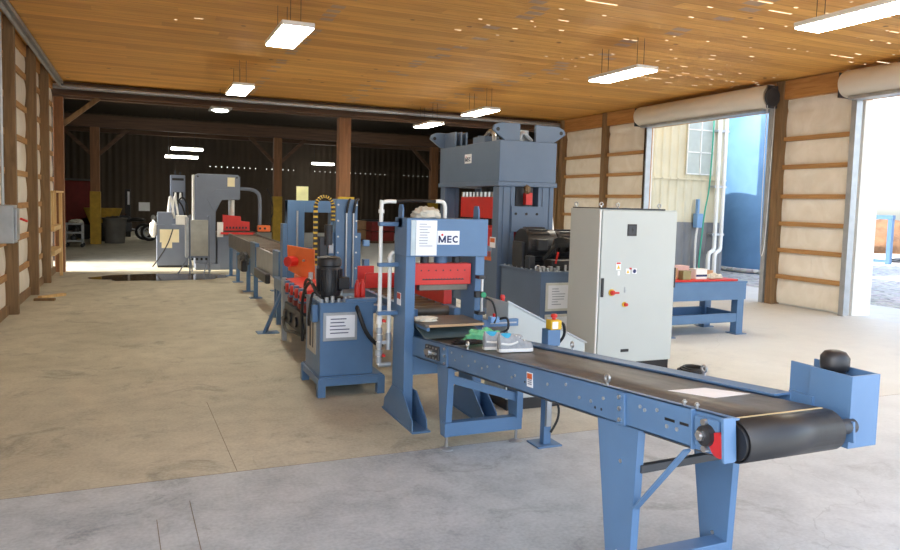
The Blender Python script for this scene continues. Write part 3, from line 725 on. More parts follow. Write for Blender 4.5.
wadded('black_glove', (2.13, 4.58, belt_z(4.58)+.018), .13, .045, .022, BLACK, 'black glove lying flat on the belt left of the grey shoes', 'glove', 6)

# emergency stop pedestal
es = thing('stop_pedestal', (2.74, 4.5, 0), 'blue pedestal with yellow box and red stop button behind the conveyor', 'emergency stop')
B(2.63, 2.83, 4.42, 4.60, 0, .012).build('base_plate', BLUE, es, .003); B(2.70, 2.76, 4.47, 4.53, .012, .86).build('post', BLUE, es, .004); B(2.695, 2.80, 4.455, 4.545, .74, .86).build('bracket', BLUE, es, .004)
yb = B(2.71, 2.80, 4.44, 4.52, .86, .93).build('yellow_box', YELLOW, es, .008); B(2.72, 2.765, 4.436, 4.441, .87, .92).build('white_plate', PAPER, yb)
MB().lathe((2.755, 4.48, .93), [(.014, 0), (.014, .015), (.024, .018), (.024, .036), (.018, .042)], 16).build('stop_button', RED, es, smooth=True)
MB().tube([(2.79, 4.5, .9), (2.85, 4.5, .89), (2.87, 4.52, .80), (2.82, 4.54, .72), (2.76, 4.54, .62)], .011, 8).build('cable', BLACK, es, smooth=True)
MB().tube([(2.74, 4.46, .40), (2.80, 4.45, .30), (2.80, 4.45, .2), (2.75, 4.46, .1)], .009).build('lower_hose', BLACK, es, smooth=True); MB().box(2.70, 2.74, 4.44, 4.47, .15, .38).build('valve', GALV, es, .004)

# ================================================================== SMALL PRESS
sp = thing('bench_press', (2.24, 5.45, 0), 'blue gantry press with red tool bar and white logo plate behind the conveyor', 'press')
for x0 in (1.90, 2.50):
    B(x0, x0+.08, 5.30, 5.58, 0, 1.63).build('column', BLUE, sp, .004)
    f = MB().box(x0-.02, x0+.13, 5.02, 5.78, 0, .014)
    for gx in (x0-.012, x0+.105):
        f.prism([(gx, 5.76, .014), (gx, 5.74, .10), (gx, 5.54, .26), (gx, 5.30, .26), (gx, 5.06, .09), (gx, 5.05, .014)], (.010, 0, 0))
    f.build('foot', BLUE, sp, .002)
    lx = x0-.01 if x0 < 2 else x0+.05
    MB().prism([(lx, 5.38, 1.55), (lx, 5.48, 1.55), (lx, 5.48, 1.70), (lx, 5.46, 1.735), (lx, 5.40, 1.735), (lx, 5.38, 1.70)], (.014, 0, 0)).build('lifting_lug', BLUE, sp, .002)
B(1.89, 2.59, 5.27, 5.56, 1.33, 1.63).build('head', BLUE, sp, .005)
B(1.98, 2.50, 5.32, 5.54, .38, .66).build('lower_beam', BLUE, sp, .004)
for x in (2.1, 2.24, 2.38):
    MB().cyl((x, 5.42, 1.24), (x, 5.42, 1.335), .055 if x == 2.24 else .035).build('cylinder', BLUE if x == 2.24 else DGREY, sp, smooth=True)
rbx = B(1.985, 2.475, 5.33, 5.46, 1.10, 1.27).build('tool_bar', RED, sp, .004)
for k in range(7): MB().cyl((2.04+k*.063, 5.327, 1.215), (2.04+k*.063, 5.331, 1.215), .006, seg=8).build('bolt_hole', BLACK, rbx)
MB().box(2.05, 2.41, 5.3275, 5.331, 1.138, 1.146).build('scale_slot', BLACK, rbx)
for k in range(14): MB().cyl((2.06+k*.026, 5.3265, 1.148), (2.06+k*.026, 5.331, 1.148), .004, seg=6).build('slot_pin', DGREY, rbx)
B(2.04, 2.46, 5.36, 5.44, 1.05, 1.10).build('stripper_plate', MILL, sp, .004)
bp = B(1.99, 2.49, 5.08, 5.50, .80, .822).build('bed_plate', MILL, sp, .003)
B(2.02, 2.48, 5.075, 5.081, .802, .82).build('bed_edge', mk('tan_edge', (196,160,120), .5), bp)
B(2.0, 2.02, 5.07, 5.4, .775, .80).build('bed_rail', BLUE, sp)
MB().prism([(2.0, 5.42, .79), (2.0, 5.10, .705), (2.0, 5.08, .715), (2.0, 5.40, .80)], (.49, 0, 0)).build('chute', mk('grey_green_sheet', (98,112,112), .45), sp)
B(1.98, 2.5, 5.5, 5.56, .66, .8).build('bed_support', BLUE, sp)
# logo plate
lp_ = B(2.145, 2.335, 5.264, 5.271, 1.425, 1.535).build('logo_plate', PAPER, sp, .001)
logo((2.24, 5.2632, 1.468), (1, 0, 0), .056, lp_, 'logo_letters', (0, -1, 0))
pa = B(1.965, 2.14, 5.262, 5.2705, 1.34, 1.615).build('taped_sheet', PAPER, sp); lines_front(1.975, 2.13, 5.262, 1.40, 1.60, 9, pa)
B(1.925, 1.962, 5.263, 5.2705, 1.34, 1.615).build('tape_strip', mk('clear_tape', (186,200,206), .3), sp)
for z in (1.42, .98):
    s_ = B(1.897, 1.901, 5.40, 5.49, z-.05, z+.05).build('warning_sticker', PAPER, sp); B(1.8955, 1.8975, 5.405, 5.485, z, z+.045).build('sticker_heading', mk('sticker_red', (200,70,46), .5), s_)
# limit switch and side arm
MB().cyl((2.535, 5.24, .86), (2.535, 5.24, 1.17), .011).build('guide_rod', STEEL, sp, smooth=True)
B(2.50, 2.56, 5.22, 5.30, 1.15, 1.175).build('rod_clamp', MOTOR, sp); B(2.50, 2.56, 5.22, 5.30, .86, .885).build('rod_clamp', MOTOR, sp)
sw = B(2.47, 2.545, 5.215, 5.26, 1.0, 1.05).build('limit_switch', MOTOR, sp, .006); MB().cyl((2.535, 5.20, 1.025), (2.535, 5.216, 1.025), .022, seg=16).build('green_button', mk('green_button_plastic', (36,140,96), .4), sw, smooth=True)
B(2.53, 2.86, 5.20, 5.24, .76, .82).build('side_arm', BLUE, sp, .003); B(2.60, 2.84, 5.197, 5.201, .785, .796).build('arm_slot', GALV, sp)
B(2.58, 2.66, 5.15, 5.21, .80, .85).build('sensor', LBLUE, sp, .006); MB().cyl((2.62, 5.17, .85), (2.62, 5.17, .875), .014).build('sensor_cap', RED, sp, smooth=True)
MB().tube([(2.55, 5.20, 1.0), (2.60, 5.17, .97), (2.63, 5.16, .86), (2.61, 5.15, .80)], .009).tube([(2.66, 5.16, .83), (2.71, 5.12, .84), (2.71, 5.10, .76), (2.64, 5.1, .73), (2.57, 5.12, .75)], .010).build('hose', BLACK, sp, smooth=True)
# white air pipes on the left side
P1, P2, PY = 1.755, 1.835, 5.5
MB().tube([(P1, PY, .44), (P1, PY, 1.0), (P1, PY, 1.70), (P1+.012, PY, 1.742), (P1+.05, PY, 1.755), (P1+.12, PY, 1.755)], .016, 10, 3).build('air_pipe', PIPEW, sp, smooth=True)
MB().tube([(P1+.12, PY, 1.755), (2.0, PY-.02, 1.765), (2.2, PY-.04, 1.765)], .014, 8, 3).build('air_hose', BLACK, sp, smooth=True)
MB().tube([(2.2, PY-.04, 1.765), (2.25, PY-.04, 1.765), (2.275, PY-.04, 1.75), (2.285, PY-.04, 1.71), (2.285, PY-.04, 1.62)], .016, 10, 3).build('air_pipe', PIPEW, sp, smooth=True)
MB().tube([(P2, PY, .62), (P2, PY, 1.2), (P2, PY, 1.30), (P2+.01, PY, 1.335), (P2+.03, PY, 1.35)], .016, 10, 3).build('air_pipe', PIPEW, sp, smooth=True)
for z in (1.575, 1.25, .86): B(P1-.02, 1.905, PY-.03, PY+.03, z-.016, z+.016).build('pipe_bracket', BLUE, sp, .005)
fm = MB()
for z, rr in ((.72, .026), (.66, .03), (.60, .024), (.54, .032), (.48, .024)): fm.cyl((P1, PY, z-.024), (P1, PY, z+.024), rr, seg=12)
fm.cyl((P1, PY, .44), (P1+.10, PY, .44), .02); fm.cyl((P2, PY, .56), (P2, PY, .70), .024); fm.bar((P1, PY, .62), (P2, PY, .62), .025)
fm.build('pipe_fittings', GALV, sp, smooth=True)
for z in (.80, .52): MB().bar((P1+.03, PY-.05, z), (P1+.03, PY+.02, z), .024, .02).build('valve_handle', RED, sp, .004)
MB().cyl((P1, PY, .77), (P1, PY, .83), .024).cyl((P2, PY, 1.285), (P2, PY, 1.31), .024).cyl((P1, PY, 1.66), (P1, PY, 1.69), .024).build('pipe_collar', PIPEW, sp, smooth=True)
wadded('dusty_rag', (2.10, 5.40, 1.655), .11, .09, .07, CLOTH, 'dusty white rag heaped on top of the gantry press head', 'rag', 4, .35)
wadded('white_glove', (2.06, 5.25, .835), .09, .05, .028, CLOTH, 'pale work glove lying on the bed plate under the red tool bar', 'glove', 9, .4)

# ================================================================== GUARD CONSOLE behind the conveyor
gc = thing('guard_console', (3.15, 5.5, 0), 'pale grey steel enclosure with a sloping top behind the gantry press', 'enclosure')
MB().prism([(2.84, 5.35, .10), (3.62, 5.35, .10), (3.62, 5.35, .55), (2.84, 5.35, .935)], (0, .42, 0)).build('cover', CABG, gc, .006)
B(2.86, 3.60, 5.36, 5.75, 0, .10).build('plinth', MOTOR, gc)
MB().bar((2.83, 5.345, .945), (3.63, 5.345, .553), .02, .012).build('top_trim', GALV, gc)
MB().lathe((2.86, 5.5, .93), [(.018, 0), (.018, .02), (.024, .025), (.016, .05)], 12).build('red_button', RED, gc, smooth=True)

# ================================================================== CONTROL CABINET
cc = thing('control_cabinet', (4.86, 6.53, 0), 'tall pale grey electrical cabinet standing behind the conveyor', 'cabinet')
B(4.36, 5.36, 6.28, 6.82, .1, 1.74).build('body', CABG, cc, .004)
B(4.37, 5.35, 6.29, 6.81, 0, .1).build('plinth', MOTOR, cc)
dr = B(4.385, 5.35, 6.252, 6.278, .11, 1.725).build('door', CABG, cc, .006)
B(4.36, 4.376, 6.262, 6.28, .11, 1.73).build('left_edge_trim', WHITE, cc); B(4.37, 5.20, 6.27, 6.8, 1.735, 1.752).build('roof_seal', MOTOR, cc)
for x in (4.55, 5.3): pass
for x, y in ((4.40, 6.78), (4.40, 6.31), (5.15, 6.31), (4.95, 6.78)): MB().cyl((x, y, 1.74), (x, y, 1.765), .01).ring((x, y, 1.785), .020, .007, 'y').build('lifting_eye', STEEL, cc, smooth=True)
B(4.395, 4.425, 6.235, 6.255, .82, 1.02).build('door_handle', MOTOR, dr, .006)
B(5.345, 5.362, 6.245, 6.26, .90, 1.12).build('hinge', MOTOR, dr, .003)
fl = B(4.70, 4.82, 6.246, 6.254, 1.46, 1.585).build('vent_plate', MOTOR, dr, .004)
B(4.718, 4.802, 6.2435, 6.2465, 1.478, 1.567).build('vent_inner', DGREY, fl, .002)
MB().prism([(4.765,6.243,1.56),(4.745,6.243,1.52),(4.760,6.243,1.52),(4.752,6.243,1.485),(4.778,6.243,1.53),(4.763,6.243,1.53)], (0,.002,0)).build('bolt_mark', BLACK, fl)
tri = mk('warning_yellow', (236,186,40), .5)
wt = B(4.575, 4.635, 6.248, 6.2525, 1.10, 1.185).build('warning_sticker', PAPER, dr); MB().prism([(4.585, 6.246, 1.115), (4.625, 6.246, 1.115), (4.605, 6.246, 1.155)], (0,.003,0)).build('warning_triangle', tri, wt); B(4.58, 4.63, 6.2465, 6.2485, 1.165, 1.182).build('sticker_heading', RED, wt)
B(4.60, 4.625, 6.248, 6.2525, 1.045, 1.09).build('white_label', PAPER, dr)
ws = B(4.70, 4.755, 6.248, 6.2525, 1.06, 1.115).build('warning_sticker', PAPER, dr); MB().prism([(4.709, 6.246, 1.068), (4.746, 6.246, 1.068), (4.7275, 6.246, 1.104)], (0,.003,0)).build('warning_triangle', tri, ws)
bs_ = B(4.785, 4.84, 6.248, 6.2525, 1.06, 1.115).build('notice_sticker', PAPER, dr); MB().cyl((4.8125, 6.246, 1.0875), (4.8125, 6.249, 1.0875), .021, seg=18).build('blue_disc', NAVY, bs_)
B(4.745, 4.775, 6.248, 6.2525, 1.105, 1.125).build('red_label', RED, dr)
sw_ = MB().cyl((4.53, 6.238, .865), (4.53, 6.254, .865), .036, seg=22).build('isolator_plate', YELLOW, dr, smooth=True); MB().cyl((4.53, 6.215, .865), (4.53, 6.24, .865), .026, seg=18).bar((4.52, 6.212, .865), (4.60, 6.212, .865), .014, .02).build('isolator_switch', RED, sw_)
kl = MB().cyl((4.70, 6.245, .885), (4.70, 6.254, .885), .010, seg=12).box(4.692, 4.708, 6.247, 6.254, .86, .92).build('key_lock', GALV, dr)
eb_ = MB().cyl((4.70, 6.24, .735), (4.70, 6.254, .735), .028, seg=18).build('button_collar', YELLOW, dr, smooth=True); MB().cyl((4.708, 6.215, .735), (4.708, 6.242, .735), .018, .021, 16).build('stop_button', RED, eb_, smooth=True)
B(4.68, 4.78, 6.246, 6.254, .225, .255).build('vent_slot', MOTOR, dr)
cl = thing('cable_coil', (5.5, 6.05, 0), 'loose black cable coil on the floor beside the grey cabinet', 'cable')
mc = MB()
for k in range(3): mc.ring((5.47+.01*k, 6.06-.01*k, .016+.018*k), .13-.012*k, .013, 'z', 28)
mc.tube([(5.40, 5.93, .03), (5.5, 5.91, .06), (5.6, 5.96, .05), (5.64, 6.02, .03)], .013); mc.build('coil', BLACK, cl, smooth=True);

# ================================================================== BIG HYDRAULIC UNIT in front of the tall press
hu = thing('hydraulic_unit', (4.9, 7.9, 0), 'large blue hydraulic tank with dark motors on top, in front of the tall press', 'hydraulic unit')
B(4.35, 5.55, 7.4, 8.42, .12, .95).build('tank', PRESSB, hu, .005); B(4.33, 5.57, 7.38, 8.44, .95, .972).build('tank_lid', PRESSB, hu, .003)
B(4.40, 5.5, 7.45, 8.38, 0, .12).build('plinth', PRESSB, hu)
lb_ = MB()
for k in range(9): lb_.cyl((4.37, 7.45+.115*k, .972), (4.37, 7.45+.115*k, .988), .012, seg=6)
for k in range(9): lb_.cyl((4.45+.12*k, 7.41, .972), (4.45+.12*k, 7.41, .988), .012, seg=6)
lb_.build('lid_bolts', STEEL, hu)
for z0, z1, x1 in ((.50, .84, 5.2), (.16, .46, 5.2)):
    fr_ = B(4.42, x1, 7.388, 7.402, z0, z1).build('notice_frame', mk('cream_frame_%d' % int(z0*100), (206,206,196), .5), hu, .003)
    s_ = B(4.45, 4.74, 7.384, 7.389, z0+.03, z1-.03).build('notice_sheet', PAPER, fr_); lines_front(4.47, 4.72, 7.384, z0+.06, z1-.05, 7, s_)
B(4.80, 4.96, 7.384, 7.389, .56, .80).build('dark_notice', mk('dark_notice_print', (70,66,92), .6), hu)
def motor_h(x0, x1, y, z, r, parent):
    m = MB().lathe((x0, y, z), [(r*.5, 0), (r*.95, .01), (r, .04), (r, (x1-x0)*.72), (r*.92, (x1-x0)*.74), (r*.92, x1-x0-.02), (r*.6, x1-x0)], 24, 'x')
    o = m.build('motor', MOTOR, parent, smooth=True)
    f = MB()
    for k in range(18):
        a = 2*PI*k/18; f.bar((x0+.05, y+math.cos(a)*(r+.006), z+math.sin(a)*(r+.006)), (x0+(x1-x0)*.7, y+math.cos(a)*(r+.006), z+math.sin(a)*(r+.006)), .008, .02, (0, math.cos(a), math.sin(a)))
    f.build('cooling_fins', MOTOR, o); MB().box(x0+.1, x0+.24, y-r-.07, y-r+.03, z-.06, z+.08).build('terminal_box', DGREY, o, .01)
    for fx in (x0+.08, x0+.3): MB().box(fx-.03, fx+.03, y-.12, y+.12, .972, z-r+.03).build('motor_foot', MOTOR, o)
    return o
motor_h(4.40, 4.86, 8.02, 1.26, .21, hu); motor_h(4.88, 5.36, 8.06, 1.24, .20, hu)
B(4.36, 4.40, 7.9, 8.16, .972, 1.3).build('pump_mount', DGREY, hu, .006); B(4.35, 4.44, 7.70, 7.80, .98, 1.14).build('filter_box', DGREY, hu, .01)
hm = MB(); rh = random.Random(5)
for k in range(7):
    o = k*.025
    hm.tube([(4.50+o, 7.62, 1.10+.012*k), (4.62, 7.54, 1.26+o*.6), (4.80, 7.52, 1.27+o*.5), (4.98, 7.54, 1.19+o*.4), (5.10, 7.58, 1.08+o*.3), (5.02-.04*k, 7.55, .99+.01*k), (4.8-o, 7.52, .99+.006*k)], .020, 8)
hm.build('hose_bundle', BLACK, hu, smooth=True)
B(4.55, 5.15, 7.5, 7.68, .972, 1.10).build('manifold', MOTOR, hu, .01)
MB().blob((4.97, 7.50, 1.12), .05, .03, .05, .2, 3, 2, flat=False).build('silver_fitting', STEEL, hu, smooth=True)
vb = MB(); 
for k in range(6): vb.box(4.36+.05*k, 4.395+.05*k, 7.46, 7.53, .972, 1.01+.02*(k % 2))
vb.build('valve_block', GALV, hu, .004)
MB().bar((4.60, 7.49, 1.06), (4.63, 7.49, 1.20), .018).build('red_lever', RED, hu); MB().ring((4.36, 7.5, 1.01), .03, .008, 'y').build('lifting_eye', STEEL, hu, smooth=True)
MB().cyl((4.70, 7.43, .972), (4.70, 7.43, 1.05), .015).build('breather', STEEL, hu, smooth=True)

# ================================================================== TALL PRESS
tp = thing('tall_press', (4.74, 9.5, 0), 'tall grey-blue four-column press towering behind the hydraulic tank', 'press')
X0, X1, Y0, Y1 = 4.32, 5.15, 8.5, 10.52
B(X0-.015, X1+.015, Y0-.015, Y1+.015, 2.06, 2.60).build('crown', PRESSB, tp, .008)
B(X0-.03, X1+.03, Y0-.03, Y1+.03, 2.00, 2.06).build('crown_lip', PRESSB, tp, .006)
for x in (X0, X1-.24):
    for y in (Y0, Y1-.18):
        c = B(x, x+.24, y, y+.18, 0, 2.0).build('column', PRESSB, tp, .006)
        MB().box(x+.06, x+.075, y-.012, y, .1, 2.0).box(x+.17, x+.185, y-.012, y, .1, 2.0).build('column_rib', PRESSB, c)
B(4.50, 5.0, 8.47, 8.50, 1.40, 1.74).build('mount_plate', PRESSB, tp, .004)
mp = MB()
for x in (4.56, 4.72, 4.88): mp.cyl((x, 8.462, 1.64), (x, 8.472, 1.64), .018, seg=10)
mp.build('plate_bolts', BLACK, tp)
B(4.60, 4.86, 8.56, 8.7, 1.72, 2.0).build('window_back', DGREY, tp)
B(4.68, 4.78, 8.42, 8.5, 1.76, 1.92).build('red_actuator', RED, tp, .006); MB().blob((4.70, 8.43, 1.96), .05, .04, .06, .3, 3, 3, flat=False).build('actuator_valve', mk('brass_brown', (110,90,66), .4, .5), tp, smooth=True)
rm = B(4.44, 5.04, 8.75, 10.0, 1.42, 1.86).build('ram', RED, tp, .008)
kb = MB()
for k in range(10): kb.cyl((4.50, 8.92+.125*k, 1.86), (4.50, 8.92+.125*k, 1.93), .022, seg=8)
kb.build('ram_bolts', STEEL, rm)
kt = MB()
for k in range(14): kt.box(4.415, 4.44, 8.87+.087*k, 8.91+.087*k, 1.47, 1.56)
kt.build('ram_teeth', BLACK, rm)
B(4.44, 5.04, 8.75, 10.1, 1.18, 1.42).build('upper_tool', RED, tp, .006); B(4.44, 5.04, 8.8, 10.2, .3, .98).build('bed', PRESSB, tp, .006); B(4.42, 5.0, 8.85, 10.1, .98, 1.03).build('lower_tool', ORANGE, tp, .004)
gr = MB()
for y in (9.0, 9.35, 9.7, 10.0): gr.cyl((4.5, y, 1.03), (4.5, y, 1.3), .025, seg=12)
gr.build('guide_pins', STEEL, tp, smooth=True)
MB().cyl((4.73, 9.5, 1.82), (4.73, 9.5, 2.02), .17, seg=24).build('main_cylinder', DGREY, tp, smooth=True)
def lug(y, xa, xb, ear, nm='lifting_lug'):
    """plate lug standing on the crown with an eye that overhangs sideways"""
    z0, z1 = 2.60, 2.83
    if ear < 0: pts = [(xb, z0), (xb, z1), (xa+.08, z1), (xa, z1-.04), (xa-.02, z1-.10), (xa+.16, z0)]; hx = xa+.05
    else: pts = [(xa, z0), (xa, z1), (xb-.08, z1-.01), (xb, z1-.05), (xb+.02, z1-.11), (xb-.16, z0)]; hx = xb-.05
    o = MB().prism([(x, y, z) for x, z in pts], (0, .05, 0)).build(nm, PRESSB, tp, .004)
    MB().cyl((hx, y-.004, z1-.09), (hx, y+.054, z1-.09), .026, seg=16).build('lug_hole', BLACK, o, smooth=True)
lug(8.53, 4.24, 4.62, -1); lug(8.53, 4.86, 5.30, 1); lug(10.4, 4.10, 4.50, -1); lug(10.4, 4.9, 5.3, 1)
for k in range(3): MB().box(4.32+.09*k, 4.345+.09*k, 10.0, 10.42, 2.6, 2.82).build('lug_rib', PRESSB, tp, .003)
B(4.38, 4.60, 9.1, 9.5, 2.6, 2.70).build('top_valve_block', PRESSB, tp, .01); MB().tube([(4.45, 8.95, 2.6), (4.45, 8.97, 2.72), (4.45, 9.1, 2.76), (4.45, 9.22, 2.70)], .03).build('top_pipe', STEEL, tp, smooth=True)
MB().tube([(4.64, 8.6, 2.62), (4.70, 8.6, 2.72), (4.78, 8.6, 2.66), (4.84, 8.62, 2.62)], .03).box(4.68, 4.82, 8.66, 8.8, 2.6, 2.76).build('top_fitting', GALV, tp, smooth=True)
bpl = B(4.297, 4.306, 9.36, 9.58, 2.33, 2.46).build('badge', PAPER, tp); logo((4.2962, 9.47, 2.385), (0, -1, 0), .06, bpl, 'badge_letters', (-1, 0, 0))
s_ = B(4.315, 4.321, 8.56, 8.72, 1.18, 1.32).build('warning_sticker', PAPER, tp); B(4.313, 4.316, 8.575, 8.705, 1.25, 1.305).build('sticker_heading', mk('sticker_orange', (214,104,44), .5), s_)
MB().tube([(5.18, 8.7, 2.0), (5.22, 8.65, 1.5), (5.3, 8.6, .9), (5.36, 8.5, .5)], .02).tube([(5.22, 8.75, 2.0), (5.28, 8.7, 1.4), (5.38, 8.6, .7)], .02).build('white_hose', PIPEW, tp, smooth=True)

# ================================================================== WORK TABLE by the door
wt_ = thing('work_table', (7.22, 8.15, 0), 'blue steel work table near the left roller door', 'table')
B(6.50, 7.95, 7.75, 8.55, .735, .76).build('table_top', BLUE, wt_, .004); B(6.515, 7.935, 7.755, 7.768, .50, .735).build('apron', BLUE, wt_, .003); B(6.515, 7.935, 8.532, 8.545, .5, .735).build('apron', BLUE, wt_, .003)
for x in (6.53, 7.80):
    for y in (7.77, 8.41):
        lg = B(x, x+.12, y, y+.12, .012, .735).build('leg', BLUE, wt_, .004); B(x-.04, x+.16, y-.04, y+.16, 0, .012).build('foot_plate', BLUE, lg)
B(6.55, 7.90, 7.78, 7.82, .18, .30).build('lower_rail', BLUE, wt_, .003); B(6.55, 7.90, 8.48, 8.52, .18, .30).build('lower_rail', BLUE, wt_, .003); B(7.84, 7.88, 7.8, 8.5, .18, .30).build('lower_rail', BLUE, wt_, .003); B(6.55, 6.59, 7.8, 8.5, .18, .30).build('lower_rail', BLUE, wt_, .003)
B(6.55, 7.90, 7.8, 8.5, .17, .18).build('shelf', BLUE, wt_)
tag(B(6.52, 7.82, 7.80, 8.5, .76, .785).build('red_mat', RED, None, .004), 'red mat covering the top of the blue work table', 'mat')
def smallbox(name, x0, x1, y0, y1, z0, z1, mat, label, cat='box', lid=None):
    o = B(x0, x1, y0, y1, z0, z1).build(name, mat, None, .006); tag(o, label, cat)
    B(x0-.003, x1+.003, y0-.003, y1+.003, z1, z1+.008).build('lid', lid or mat, o, .002)
    return o
smallbox('cardboard_box', 6.62, 6.86, 7.95, 8.15, .785, .93, CARD, 'brown cardboard box at the cabinet end of the red mat')
smallbox('small_package', 6.90, 7.16, 8.06, 8.24, .785, .95, PINKBOX, 'pink and white package in the middle of the red mat')
smallbox('parts_tin', 6.88, 7.02, 7.86, 7.96, .785, .90, mk('olive_tin', (150,140,96), .5), 'small olive tin in front of the pink package')
wc = smallbox('white_carton', 7.14, 7.34, 7.9, 8.04, .785, .92, WHITE, 'white carton with blue stripe on the red mat'); B(7.142, 7.338, 7.898, 7.901, .82, .85).build('blue_stripe', NAVY, wc)
smallbox('brown_carton', 7.45, 7.68, 8.15, 8.35, .785, .87, CARD, 'low brown carton at the right end of the red mat')
wadded('shop_rag', (7.54, 7.98, .803), .12, .09, .045, CLOTH, 'crumpled pale rag at the right end of the red mat', 'rag', 11, .4)
wadded('blue_jacket', (6.96, 8.42, .87), .18, .10, .22, BLUECLOTH, 'blue jacket heaped at the back of the red mat', 'jacket', 13, .2)
wadded('dark_cap', (6.90, 8.42, 1.14), .08, .07, .055, BLACK, 'dark cap sitting on the blue jacket', 'cap', 15, .15)
smallbox('yellow_drill_case', 6.66, 6.86, 7.9, 8.05, .183, .26, YELLOW, 'yellow case on the lower shelf of the blue work table', 'case')

# ================================================================== SMALL HYDRAULIC UNIT
h2 = thing('pump_unit', (1.72, 6.58, 0), 'small blue pump unit with black upright motor, left of the gantry press', 'pump unit')
for x in (1.43, 1.98):
    for y in (6.22, 6.90): B(x, x+.07, y, y+.07, 0, .16).build('stand_leg', BLUE, h2, .003)
B(1.434, 2.046, 6.224, 6.286, .10, .17).build('stand_rail', BLUE, h2, .003); B(1.434, 2.046, 6.904, 6.966, .10, .17).build('stand_rail', BLUE, h2, .003); B(1.436, 1.494, 6.226, 6.964, .102, .168).build('stand_rail', BLUE, h2, .003); B(1.986, 2.044, 6.226, 6.964, .102, .168).build('stand_rail', BLUE, h2, .003)
B(1.45, 2.03, 6.24, 6.95, .17, .182).build('drip_tray', BLUE, h2)
B(1.455, 1.945, 6.27, 6.87, .182, .83).build('tank', BLUE, h2, .004); B(1.44, 1.96, 6.255, 6.885, .83, .845).build('tank_lid', BLUE, h2, .003)
fr_ = B(1.48, 1.79, 6.258, 6.272, .50, .755).build('notice_frame', GALV, h2, .004); s_ = B(1.505, 1.765, 6.252, 6.259, .53, .73).build('notice_sheet', PAPER, fr_); lines_front(1.51, 1.75, 6.252, .55, .72, 5, s_, NAVY)
pnl = B(1.446, 1.456, 6.42, 6.76, .35, .68).build('side_label', mk('side_label_grey', (176,172,164), .5), h2, .003); MB().box(1.443, 1.447, 6.50, 6.54, .40, .63).box(1.443, 1.447, 6.60, 6.66, .40, .63).build('label_marks', DGREY, pnl)
mv = MB().lathe((1.60, 6.55, .845), [(.13, 0), (.13, .02), (.10, .03), (.105, .06), (.108, .28), (.10, .29), (.10, .30), (.112, .31), (.112, .36), (.095, .385), (.04, .395)], 24).build('motor', MOTOR, h2, smooth=True)
fv = MB()
for k in range(20):
    a = 2*PI*k/20; fv.bar((1.60+math.cos(a)*.112, 6.55+math.sin(a)*.112, .92), (1.60+math.cos(a)*.112, 6.55+math.sin(a)*.112, 1.12), .008, .016, (math.cos(a), math.sin(a), 0))
fv.build('cooling_fins', MOTOR, mv); B(1.66, 1.76, 6.42, 6.52, .94, 1.05).build('terminal_box', MOTOR, mv, .01)
for x, y in ((1.83, 6.42), (1.885, 6.44)): MB().lathe((x, y, .845), [(.022, 0), (.026, .02), (.026, .13), (.02, .15), (.014, .16), (.014, .18)], 14).build('oil_filter', RED, h2, smooth=True)
tb = MB()
for k, (x, y) in enumerate([(1.47, 6.3), (1.52, 6.31), (1.57, 6.3), (1.63, 6.31), (1.69, 6.3), (1.47, 6.4), (1.47, 6.5), (1.74, 6.35), (1.48, 6.62)]): tb.cyl((x, y, .845), (x, y, .875+.012*(k % 3)), .018, seg=8)
tb.build('lid_fittings', GALV, h2, smooth=True)
B(1.68, 1.97, 6.26, 6.34, .845, .875).build('lid_bracket', BLUE, h2, .004); B(1.40, 1.455, 6.34, 6.48, .66, .82).build('side_box', BLUE, h2, .008)
MB().tube([(1.78, 6.34, .86), (1.80, 6.24, .74), (1.86, 6.22, .58), (1.94, 6.22, .48), (2.02, 6.26, .44), (2.06, 6.4, .44)], .02).build('hose', BLACK, h2, smooth=True)
MB().tube([(1.47, 6.4, .88), (1.42, 6.5, 1.0), (1.40, 6.7, .9), (1.40, 6.8, .7), (1.42, 6.85, .4)], .015).tube([(1.50, 6.62, .88), (1.46, 6.75, 1.0), (1.45, 6.9, .95), (1.46, 6.92, .8)], .015).tube([(1.48, 6.35, .88), (1.41, 6.38, .92), (1.385, 6.42, .7), (1.39, 6.44, .62)], .012).build('hose', BLACK, h2, smooth=True)
MB().bar((1.93, 6.4, .76), (2.10, 6.4, .76), .12, .07).build('outlet_bracket', BLUE, h2, .004)

# ================================================================== FEED MACHINE with orange guard
fmn = thing('feed_machine', (2.15, 9.0, 0), 'blue feed machine with orange guard and twin-rod column behind the pump unit', 'machine')
for x in (1.72, 2.60): B(x, x+.1, 7.4, 10.3, .50, .66).build('side_beam', BLUE, fmn, .004)
B(1.82, 2.60, 7.4, 10.3, .60, .64).build('deck', MILL, fmn)
for y in (7.5, 10.1):
    for x in (1.73, 2.61): B(x, x+.08, y, y+.08, 0, .5).build('leg', BLUE, fmn, .003)
ol = MB().prism([(1.72, 9.50, .62), (1.72, 9.62, .62), (1.50, 9.60, .012), (1.44, 9.48, .012)], (.03, .0, 0)).box(1.38, 1.66, 9.45, 9.65, 0, .012).build('outrigger', BLUE, fmn, .003)
B(1.60, 1.66, 8.95, 9.03, 0, .78).build('guide_post', GALV, fmn, .003); 
